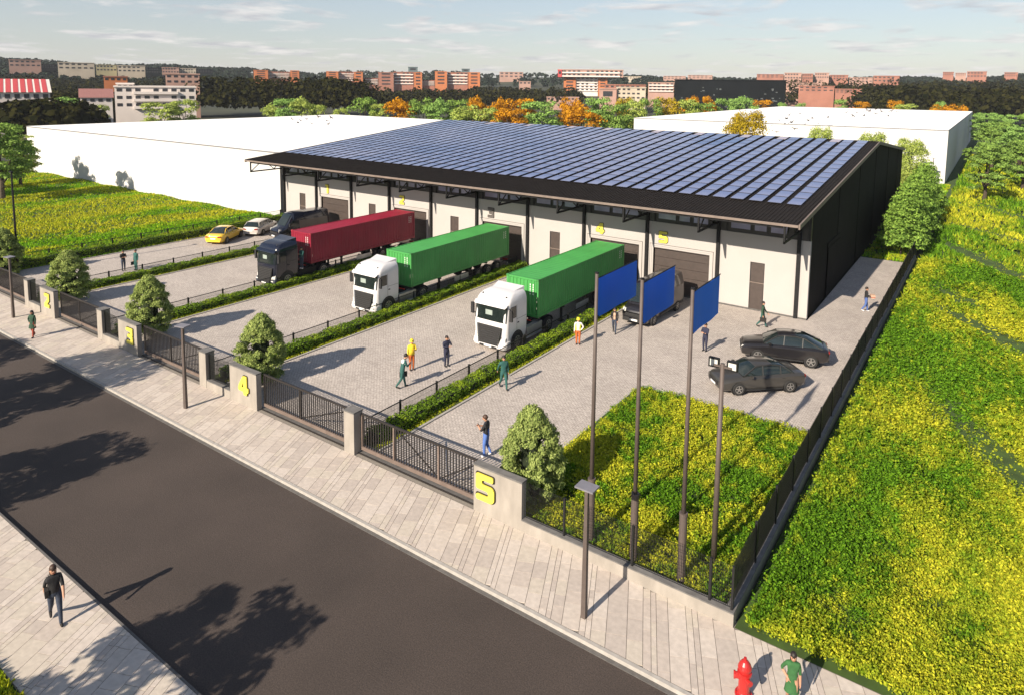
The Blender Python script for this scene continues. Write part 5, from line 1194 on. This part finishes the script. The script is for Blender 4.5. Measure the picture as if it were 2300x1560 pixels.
Rr = [(1700,1760,168,176,800,M_brickd,'reddish block behind the black building'),(1762,1800,165,180,700,M_pink,'pink flats on the right skyline, first'),(1802,1826,167,180,690,M_brickd,'reddish flats on the right skyline, second'),(1830,1862,165,178,700,M_pink,'pinkish tall flats on the right skyline, third'),(1766,1840,188,196,520,M_pink,'pale row of houses below the right skyline'),(1794,1874,195,207,470,M_brickd,'long terracotta building at the foot of the wood'),(1864,1905,170,180,720,M_brickd,'reddish block left of the low pale ones'),(1908,1960,176,186,640,M_pink,'low pale block on the right hillside'),(1962,2020,172,186,640,M_brickd,'brown red block on the right hillside'),(1876,1936,202,210,450,M_brickd,'low dull red roofs before the right wood'),
 (2118,2142,163,170,900,M_brickd,'small red block on the right skyline'),(2146,2170,165,171,900,M_pink,'small pink block on the right skyline'),(2172,2216,162,176,880,M_brickd,'larger red block on the right skyline'),(2256,2286,164,174,880,M_brickd,'last red block at the right picture edge'),(1490,1540,172,179,900,M_pink,'hazy pink block above the pale flats'),(1545,1600,170,178,920,M_pink,'hazy pinkish block on the skyline centre'),(1400,1440,173,178,900,M_cream,'small pale block right of the wide upper slab')]
for u0, u1, vt, vb, D, m, lab in Rr: block(u0, u1, vt, vb, D, m, lab, 2, 6, 14, group='blocks on the right hillside')
# birds
M_bird = mat('bird_grey', (.05,.045,.045), .8); M_birdw = mat('bird_wing', (.10,.09,.09), .8)
def bird_proto():
    t = thing('bird', 'small dark bird in flight', 'bird', (0,0,0)); t_ = MB().loft([[(r*math.cos(a)*.8, y, r*math.sin(a)) for a in (0,1.57,3.14,4.71)] for y, r in ((-.18,.015),(-.08,.045),(.06,.055),(.14,.035),(.19,.012))]).build('body', M_bird, t)
    for s in (-1, 1): MB().add([(s*.03, -.07, .01), (s*.03, .09, .02), (s*.24, .06, .12), (s*.24, -.05, .12), (s*.46, -.07, .05), (s*.03, -.07, .0), (s*.03, .09, .01), (s*.24, .06, .11), (s*.24, -.05, .11), (s*.46, -.07, .045)], [(0,1,2,3),(3,2,4),(5,8,7,6),(8,9,7),(0,3,8,5),(1,6,7,2),(3,4,9,8),(2,7,9,4)]).build('wing', M_birdw, t)
    MB().add([(-.02,-.17,0),(.02,-.17,0),(.05,-.28,0),(-.05,-.28,0),(0,-.2,.015)], [(0,1,2,3),(0,4,1),(1,4,2),(2,4,3),(3,4,0)]).build('tail', M_bird, t)
    return t
bp = bird_proto(); first = True; rnd = random.Random(9)
BL = [(656,268),(688,259),(676,271),(669,276),(678,262),(690,268),(701,279),(716,263),(733,271),(738,279),(744,265),(772,266),(690,254),(724,257)]
BR = [(1708,263),(1733,283),(1735,294),(1745,297),(1751,271),(1763,279),(1767,267),(1772,259),(1778,275),(1778,276),(1785,290),(1797,256),(1808,280),(1815,271),(1825,266),(1838,278),(1860,264),(1864,283),(1898,262),(1902,253),(1916,261),(1924,254),(1939,252),(1941,260),(1948,248),(1954,250),(1967,256),(1967,246),(1980,251),(1995,261),(2002,250),(2015,252)]
for k, (u, v) in enumerate(BL+BR):
    left = k < len(BL); q = at(u, v, rnd.uniform(84, 94) if left else rnd.uniform(90, 118)); sc = rnd.uniform(.8, 1.25)
    b = bp if first else dup(bp, q); first = False
    b.location = q; b.rotation_euler = (rnd.uniform(-.5, .5), rnd.uniform(-.6, .6), rnd.uniform(0, 6.28)); b.scale = (sc,)*3
    b['label'] = 'small grey bird flying in the left flock over the long hall' if left else 'small grey bird flying in the right flock before the far hall'
    b['group'] = 'birds of the left flock' if left else 'birds of the right flock'
# ------------------------------------------------------------------ people
SKIN = mat('skin', (.42,.22,.14), .6, var=.05)
def cloth(n, c): return mat('cloth_'+n, c, .85, var=.15, scale=9, bump=.3, bscale=14)
K_teal = cloth('teal', (.018,.085,.075)); K_black = cloth('black', (.012,.012,.014)); K_navy = cloth('navy', (.018,.020,.045)); K_dkgreen = cloth('dark_green', (.02,.055,.03)); K_green = cloth('green', (.025,.10,.028))
K_blue = cloth('overall_blue', (.075,.15,.42)); K_jeans = cloth('jeans', (.06,.11,.30)); K_dj = cloth('dark_jeans', (.03,.04,.065)); K_orange = cloth('orange', (.42,.10,.02)); K_yel = cloth('hivis', (.75,.55,.03)); K_hv2 = cloth('hivis_lime', (.70,.72,.05)); K_white = cloth('white', (.65,.62,.6)); K_tan = cloth('tan', (.42,.28,.2)); K_shoe = cloth('shoe', (.015,.013,.012)); K_wshoe = cloth('white_shoe', (.6,.6,.6)); K_red = cloth('red_stocking', (.25,.05,.03)); K_grey = cloth('grey_case', (.25,.24,.24))
HAIR = mat('hair_dark', (.015,.010,.008), .6, var=.3); HAIRB = mat('hair_brown', (.05,.025,.015), .6, var=.3)
def person(label, loc, face, top, leg, shoe, sleeve=True, stride=0.0, armL='down', armR='down', bend=0.0, h=1.76, woman=False, hair=HAIR, headtilt=0.0, skirt=None, group=None, z=0.0):
    """face = heading angle in degrees (from +x); local forward = +y, x to the right hand"""
    t = thing('person', label, 'person', (loc[0], loc[1], z), R(face-90), group); k = h/1.76
    v, r, e, reg = [], [], [], []
    def V(p, rad, parent=None, g=None):
        v.append(Vector(p)*k); r.append((rad if isinstance(rad, tuple) else (rad, rad))); i = len(v)-1
        if parent is not None: e.append((parent, i)); reg.append((parent, i, g))
        return i
    sw = .165 if woman else .19; hw = .095
    B = lambda z_, f=0: (0, f+bend*(z_-.95), z_)
    pel = V((0,0,.95), (.135,.105)); wa = V(B(1.12), (.125,.095), pel, 'top'); ch = V(B(1.33), (.155,.105), wa, 'top'); nb = V(B(1.46), (.085,.07), ch, 'top'); nk = V((0, bend*.53+.01, 1.53), .052, nb, 'skin')
    hy = bend*.6+.02+headtilt*.05
    hd = V((0, hy, 1.60), (.078,.09), nk, 'skin'); h2 = V((0, hy+headtilt*.02, 1.68), (.075,.088), hd, 'skin'); h3 = V((0, hy+headtilt*.03-.01, 1.735), (.045,.05), h2, 'skin')
    V((0, hy+.105, 1.625-headtilt*.03), .016, hd, 'skin')
    for s in (-1, 1): V((s*.088, hy-.01, 1.63), .018, hd, 'skin')
    for s, st in ((-1, stride), (1, -stride)):
        hp = V((s*hw, 0, .90), .098, pel, 'leg'); kn = V((s*hw*1.0, st*.42+.03, .50), .066, hp, 'leg')
        lift = .10 if (st < 0 and stride) else 0
        an = V((s*hw, st*.95-(.10 if lift else 0), .10+lift), .046, kn, 'leg'); hl = V((s*hw, st*.95-.03-(.10 if lift else 0), .045+lift*.8), .043, an, 'shoe')
        V((s*hw*1.1, st*.95+.15-(.08 if lift else 0), .035+(lift*.2)), (.042,.03), hl, 'shoe')
    P = {'down': ((.04,-.02,1.14),(.055,.03,.88)), 'swingf': ((.04,.10,1.15),(.03,.28,.95)), 'swingb': ((.05,-.14,1.15),(.05,-.26,.92)), 'phone': ((.03,.13,1.17),(-.13,.30,1.24)), 'ear': ((.08,.10,1.2),(-.08,.10,1.56)), 'hip': ((.15,-.05,1.17),(.0,.05,1.0)), 'hold': ((.03,.03,1.13),(-.04,.30,1.10)), 'cross': ((.04,.08,1.18),(-.20,.20,1.20))}
    hands = {}
    for s, an in ((-1, armL), (1, armR)):
        dy = bend*.42; el, wr = P[an]
        sh = V((s*sw, dy, 1.42), .062, ch, 'top'); E = V((s*(sw+el[0]), el[1]+dy*.8, el[2]), .045, sh, 'top'); Wr = V((s*(sw+wr[0]), wr[1]+dy*.8, wr[2]), .031, E, 'fore')
        d = (v[Wr]-v[E]).normalized(); hp = v[Wr]/k+d*.07; pm_ = V(hp, (.034,.024), Wr, 'skin'); hands[s] = hp+d*.06
        side = d.cross(Vector((s, 0, 0))).normalized() if abs(d.x) < .8 else Vector((0,1,0))
        for q, (of, ln) in enumerate(((-.03,.065),(-.01,.08),(.01,.075),(.03,.058))):
            f1 = V(hp+side*of+d*.05, .0095, pm_, 'skin'); V(hp+side*of*1.1+d*(.05+ln*.7)+Vector((-s*.018,0,0)), .008, f1, 'skin')
        V(hp+side*-.045+d*.02+Vector((-s*.015,0,0)), .010, pm_, 'skin')
    me = bpy.data.meshes.new('body'); me.from_pydata([tuple(p) for p in v], e, [])
    o = bpy.data.objects.new('tmp', me); COL.objects.link(o); sm = o.modifiers.new('s', 'SKIN'); sm.use_smooth_shade = True
    for i, q in enumerate(me.skin_vertices[0].data): b_ = 1.14 if r[i][0] > .03 and i not in (nk, hd, h2, h3) else 1.0; q.radius = (r[i][0]*k*b_, r[i][1]*k*b_); q.use_root = (i == 0)
    ss = o.modifiers.new('u', 'SUBSURF'); ss.levels = 1; ss.render_levels = 1
    dg = bpy.context.evaluated_depsgraph_get(); nm = bpy.data.meshes.new_from_object(o.evaluated_get(dg)); bpy.data.objects.remove(o)
    nm.name = 'body'; nm.materials.clear()
    slots = {'top': 0, 'leg': 1, 'skin': 2, 'shoe': 3}; 
    for m in (top, leg, SKIN, shoe): nm.materials.append(m)
    A = np.array([v[a] for a, b, g in reg]); Bv = np.array([v[b] for a, b, g in reg]); G = [('top' if (g == 'fore' and sleeve) else ('skin' if g == 'fore' else g)) for _, _, g in reg]
    rad = np.array([(max(r[a])+max(r[b]))/2*k for a, b, g in reg])
    n = len(nm.polygons); C = np.empty(n*3, np.float32); nm.polygons.foreach_get('center', C); C = C.reshape(-1, 3)
    AB = Bv-A; L2 = (AB**2).sum(1)+1e-9; tt = np.clip(((C[:, None]-A)*AB).sum(2)/L2, 0, 1); D = np.linalg.norm(C[:, None]-(A+AB*tt[..., None]), axis=2)/rad
    idx = D.argmin(1); mi = np.array([slots[G[i]] for i in idx], np.int32); mi[(C[:, 2] < .97*k) & (mi == 0) & (np.abs(C[:, 0]) < .17*k) & (C[:, 2] > .5)] = 1
    nm.polygons.foreach_set('material_index', mi); nm.polygons.foreach_set('use_smooth', [True]*n)
    place('body', nm, t)
    # hair cap, eyes, mouth
    hc = Vector((0, hy-.012, 1.665))*k; MB().ball(hc+Vector((0,-.012,.018))*k, .112*k, 10, 7, 0, (.86,1.02,1.0)).build('hair', hair, t, smooth=True)
    if woman: MB().loft([[(a*w_*k, (hy-.075+b*d_)*k, z_*k) for a, b in ((-1,-1),(1,-1),(1,1),(-1,1))] for z_, w_, d_ in ((1.66,.085,.04),(1.5,.09,.03),(1.34,.07,.02))]).build('long_hair', hair, t, smooth=True)
    for s in (-1, 1): MB().ball(Vector((s*.032, hy+.082, 1.645))*k, .011*k, 6, 4).build('eye', K_shoe, t)
    MB().box(-.02*k, .02*k, (hy+.080)*k, (hy+.092)*k, 1.572*k, 1.58*k).build('mouth', K_red, t)
    if skirt:
        m, z0, z1, w0, w1 = skirt
        smooth_by_angle(MB().loft([[(w_*math.cos(a)*k, w_*.72*math.sin(a)*k+stride*.1*(1-(z_-z0)/(z1-z0)), z_*k) for a in np.linspace(0, 2*math.pi, 14, endpoint=False)] for z_, w_ in ((z0, w0), (z0+(z1-z0)*.4, (w0+w1)/2+.01), (z1, w1))]).build('skirt', m, t))
    t['_h'] = k; return t, hands, k
def vest(t, m, k):
    MB().loft([[(w_*math.cos(a)*k, w_*.74*math.sin(a)*k, z_*k) for a in np.linspace(0, 2*math.pi, 14, endpoint=False)] for z_, w_ in ((.92,.19),(1.12,.175),(1.33,.205),(1.44,.15))]).build('vest', m, t, smooth=True)
def helmet(t, m, k, hy=.02):
    MB().lathe([(.125,1.655),(.128,1.67),(.108,1.70),(.10,1.75),(.07,1.80),(.0,1.82)], (0, hy*k, 0), 14).build('helmet', m, t, smooth=True); [setattr(c, 'scale', (k,)*3) for c in t.children if c.name.startswith('helmet')]
def case(t, loc, m, lab, size=(.07,.40,.28), rz=0):
    c = thing('tool_case', lab, 'case', loc, rz); a, b, d = size
    MB().box(-a/2, a/2, -b/2, b/2, 0, d).build('case_shell', m, c); MB().tube([(0,-.07,d),(0,-.07,d+.04),(0,.07,d+.04),(0,.07,d)], .010, 5).build('handle', K_shoe, c); return c
def wpos(t, p, k=1.0): return Matrix.Translation(t.location) @ Matrix.Rotation(t.rotation_euler.z, 4, 'Z') @ (Vector(p)*k)
FC = -55   # roughly towards the viewer
person('person in a green dress and dark stockings walking on the far left pavement', (-42.36,-2.28), -60, K_dkgreen, K_red, K_shoe, stride=.14, woman=True, h=1.68, skirt=(K_dkgreen,.62,1.02,.24,.15), armR='hip')
person('person in dark clothes on the left of the pair standing in the leftmost lane', (-53.43,8.55), -10, K_black, K_dj, K_shoe, armL='cross', armR='cross', h=1.72)
t, hn, k = person('person in teal workwear on the right of the pair in the leftmost lane', (-52.75,9.25), -80, K_teal, K_teal, K_shoe, armR='down', h=1.76)
q = wpos(t, hn[1], k); case(t, (q.x, q.y, q.z-.30), K_shoe, 'black tool case held by the teal worker in the leftmost lane')
person('person standing on the step behind the dark truck cab, beside the red container', (-39.25,15.55), -80, K_teal, K_dj, K_wshoe, armL='phone', h=1.74, z=1.02)
t, hn, k = person('stooping person in teal workwear with white shoulders and a black case', (-19.16,6.04), 60, K_teal, K_teal, K_shoe, stride=.22, bend=.28, headtilt=1.0, armL='down', armR='phone', h=1.80)
MB().loft([[(w_*math.cos(a)*k, (w_*.66*math.sin(a)+.115)*k, z_*k) for a in np.linspace(0, 2*math.pi, 12, endpoint=False)] for z_, w_ in ((1.30,.20),(1.40,.215),(1.475,.13))]).build('yoke', K_white, t, smooth=True)
q = wpos(t, hn[-1], k); case(t, (q.x, q.y, q.z-.30), K_shoe, 'black tool case carried by the stooping teal worker', rz=t.rotation_euler.z)
t, hn, k = person('person with yellow helmet, yellow vest and orange trousers, behind the teal worker', (-20.32,8.02), -20, K_yel, K_orange, K_shoe, armL='phone', armR='down', h=1.74, headtilt=.6)
vest(t, K_yel, k); helmet(t, K_yel, k)
person('person in a dark suit holding a hand to the face, alone in lane four', (-19.09,9.55), -20, K_navy, K_navy, K_shoe, armL='ear', armR='cross', h=1.76, headtilt=.5)
t, hn, k = person('person in teal workwear walking beside the hedge with a grey case', (-14.83,9.12), -35, K_teal, K_teal, K_shoe, stride=.24, armR='swingb', armL='down', h=1.78)
q = wpos(t, hn[-1], k); case(t, (q.x, q.y, q.z-.28), K_grey, 'grey case carried by the teal worker beside the hedge', rz=t.rotation_euler.z)
t, hn, k = person('person in blue overalls and black shirt looking at a phone beside the egg-shaped shrub', (-11.55,3.26), 195, K_black, K_blue, K_wshoe, sleeve=False, armL='phone', armR='phone', h=1.84, headtilt=1.0, stride=.05, hair=HAIRB)
MB().loft([[(w_*math.cos(a)*k, (w_*.80*math.sin(a)+o_)*k, z_*k) for a in np.linspace(0, 2*math.pi, 12, endpoint=False)] for z_, w_, o_ in ((.90,.165,0),(1.05,.152,0),(1.18,.148,.0))]).build('overall_bib', K_blue, t, smooth=True)
MB().bar((-.08*k,.10*k,1.15*k),(-.10*k,.03*k,1.47*k),.035,.02).bar((.08*k,.10*k,1.15*k),(.10*k,.03*k,1.47*k),.035,.02).bar((-.10*k,.03*k,1.47*k),(.05*k,-.11*k,1.16*k),.035,.02).bar((.10*k,.03*k,1.47*k),(-.05*k,-.11*k,1.16*k),.035,.02).build('strap', K_blue, t)
q = wpos(t, (0, .36, 1.27), k); c = thing('phone', 'small dark phone held by the person in blue overalls', 'phone', q, t.rotation_euler.z); MB().box(-.04,.04,-.006,.006,-.06,.08).build('phone_case', K_shoe, c); MB().box(-.034,.034,-.008,-.0062,-.05,.07).build('screen', M_glassd, c)
t, hn, k = person('person with helmet, yellow vest and rusty trousers, hand on hip by the hedge', (-14.78,16.9), -65, K_white, K_orange, K_shoe, armL='hip', armR='down', h=1.66, headtilt=.4)
helmet(t, K_yel, k); MB().loft([[(w_*math.cos(a)*k, w_*.74*math.sin(a)*k, z_*k) for a in np.linspace(.95, 2.2, 5)] for z_, w_ in ((1.1,.17),(1.3,.2),(1.44,.15))], caps=False, closed=False).build('shirt_front', K_white, t)
for s in (-1, 1): MB().loft([[(s*w_*math.cos(a)*k, w_*.76*math.sin(a)*k, z_*k) for a in np.linspace(-1.57, 1.0, 7)] for z_, w_ in ((.98,.19),(1.15,.18),(1.33,.21),(1.45,.15))], caps=False, closed=False).build('vest_half', K_hv2, t, fix=False)
t, hn, k = person('person in an open black jacket over a tan shirt, walking near the dark van', (-13.86,20.0), -70, K_black, K_dj, K_shoe, stride=.2, armL='swingf', armR='swingb', h=1.66)
MB().loft([[(w_*math.cos(a)*k, w_*.78*math.sin(a)*k, z_*k) for a in np.linspace(1.1, 2.04, 5)] for z_, w_ in ((.98,.155),(1.15,.15),(1.33,.18),(1.45,.12))], caps=False, closed=False).build('shirt_front', K_tan, t, fix=False)
person('person in a dark suit standing under the right-hand blue banner', (-8.11,20.56), -100, K_navy, K_navy, K_shoe, armL='phone', armR='cross', h=1.70)
t, hn, k = person('person in dark green workwear walking past the brown door with a case', (-6.47,26.92), 10, K_dkgreen, K_teal, K_shoe, stride=.24, armL='swingf', armR='down', h=1.74)
q = wpos(t, hn[1], k); case(t, (q.x, q.y, q.z-.30), K_shoe, 'dark case carried past the brown door', rz=t.rotation_euler.z)
t, hn, k = person('person in black shirt and jeans carrying a box on the side path', (-1.42,34.7), 20, K_black, K_jeans, K_wshoe, stride=.15, armL='hold', armR='hold', h=1.78)
q = wpos(t, (0, .40, 1.02), k); c = thing('carried_box', 'small pale box with a red label carried on the side path', 'box', q, t.rotation_euler.z)
MB().box(-.20,.20,-.14,.14,0,.24).build('carton', K_tan, c); MB().box(-.205,.205,-.145,.145,.05,.10).build('label_band', K_red, c)
t, hn, k = person('long-haired person in black top and dark jeans walking on the near pavement', (-16.25,-11.5), -15, K_black, K_dj, K_shoe, sleeve=False, stride=.26, armL='swingf', armR='swingb', h=1.76, woman=True, hair=HAIRB)
q = wpos(t, (.19, -.02, .98), k); c = thing('shoulder_bag', 'small black bag on the shoulder of the long-haired walker', 'bag', q, t.rotation_euler.z)
MB().box(-.05,.05,-.12,.12,-.10,.12).build('bag_body', K_shoe, c); MB().tube([(-.04,.10,.1),(-.07,.05,.50),(-.08,-.06,.50),(-.04,-.10,.1)], .010, 5).build('bag_strap', K_shoe, c)
t, hn, k = person('person in a green dress with dark hair at the lower right beside the hydrant', (2.05,-1.75), -75, K_green, SKIN, K_shoe, sleeve=False, h=1.50, stride=.10, woman=True, skirt=(K_green,.52,1.06,.22,.135), armL='down', armR='hip')
for o in bpy.data.objects:
    if '_h' in o.keys(): del o['_h']

# ------------------------------------------------------------------ air
hz_m = bpy.data.materials.new('haze'); hz_m.use_nodes = True; ht = hz_m.node_tree; ht.nodes.clear()
hv = ht.nodes.new('ShaderNodeVolumePrincipled'); hv.inputs['Color'].default_value = (.82,.87,.95,1); hv.inputs['Density'].default_value = .00010
ho = ht.nodes.new('ShaderNodeOutputMaterial'); ht.links.new(hv.outputs[0], ho.inputs['Volume'])
tag(MB().box(-4200, 4200, -4200, 4200, -1.6, 75).build('haze', hz_m), 'thin pale haze in the air over the whole place', 'haze', kind='stuff')
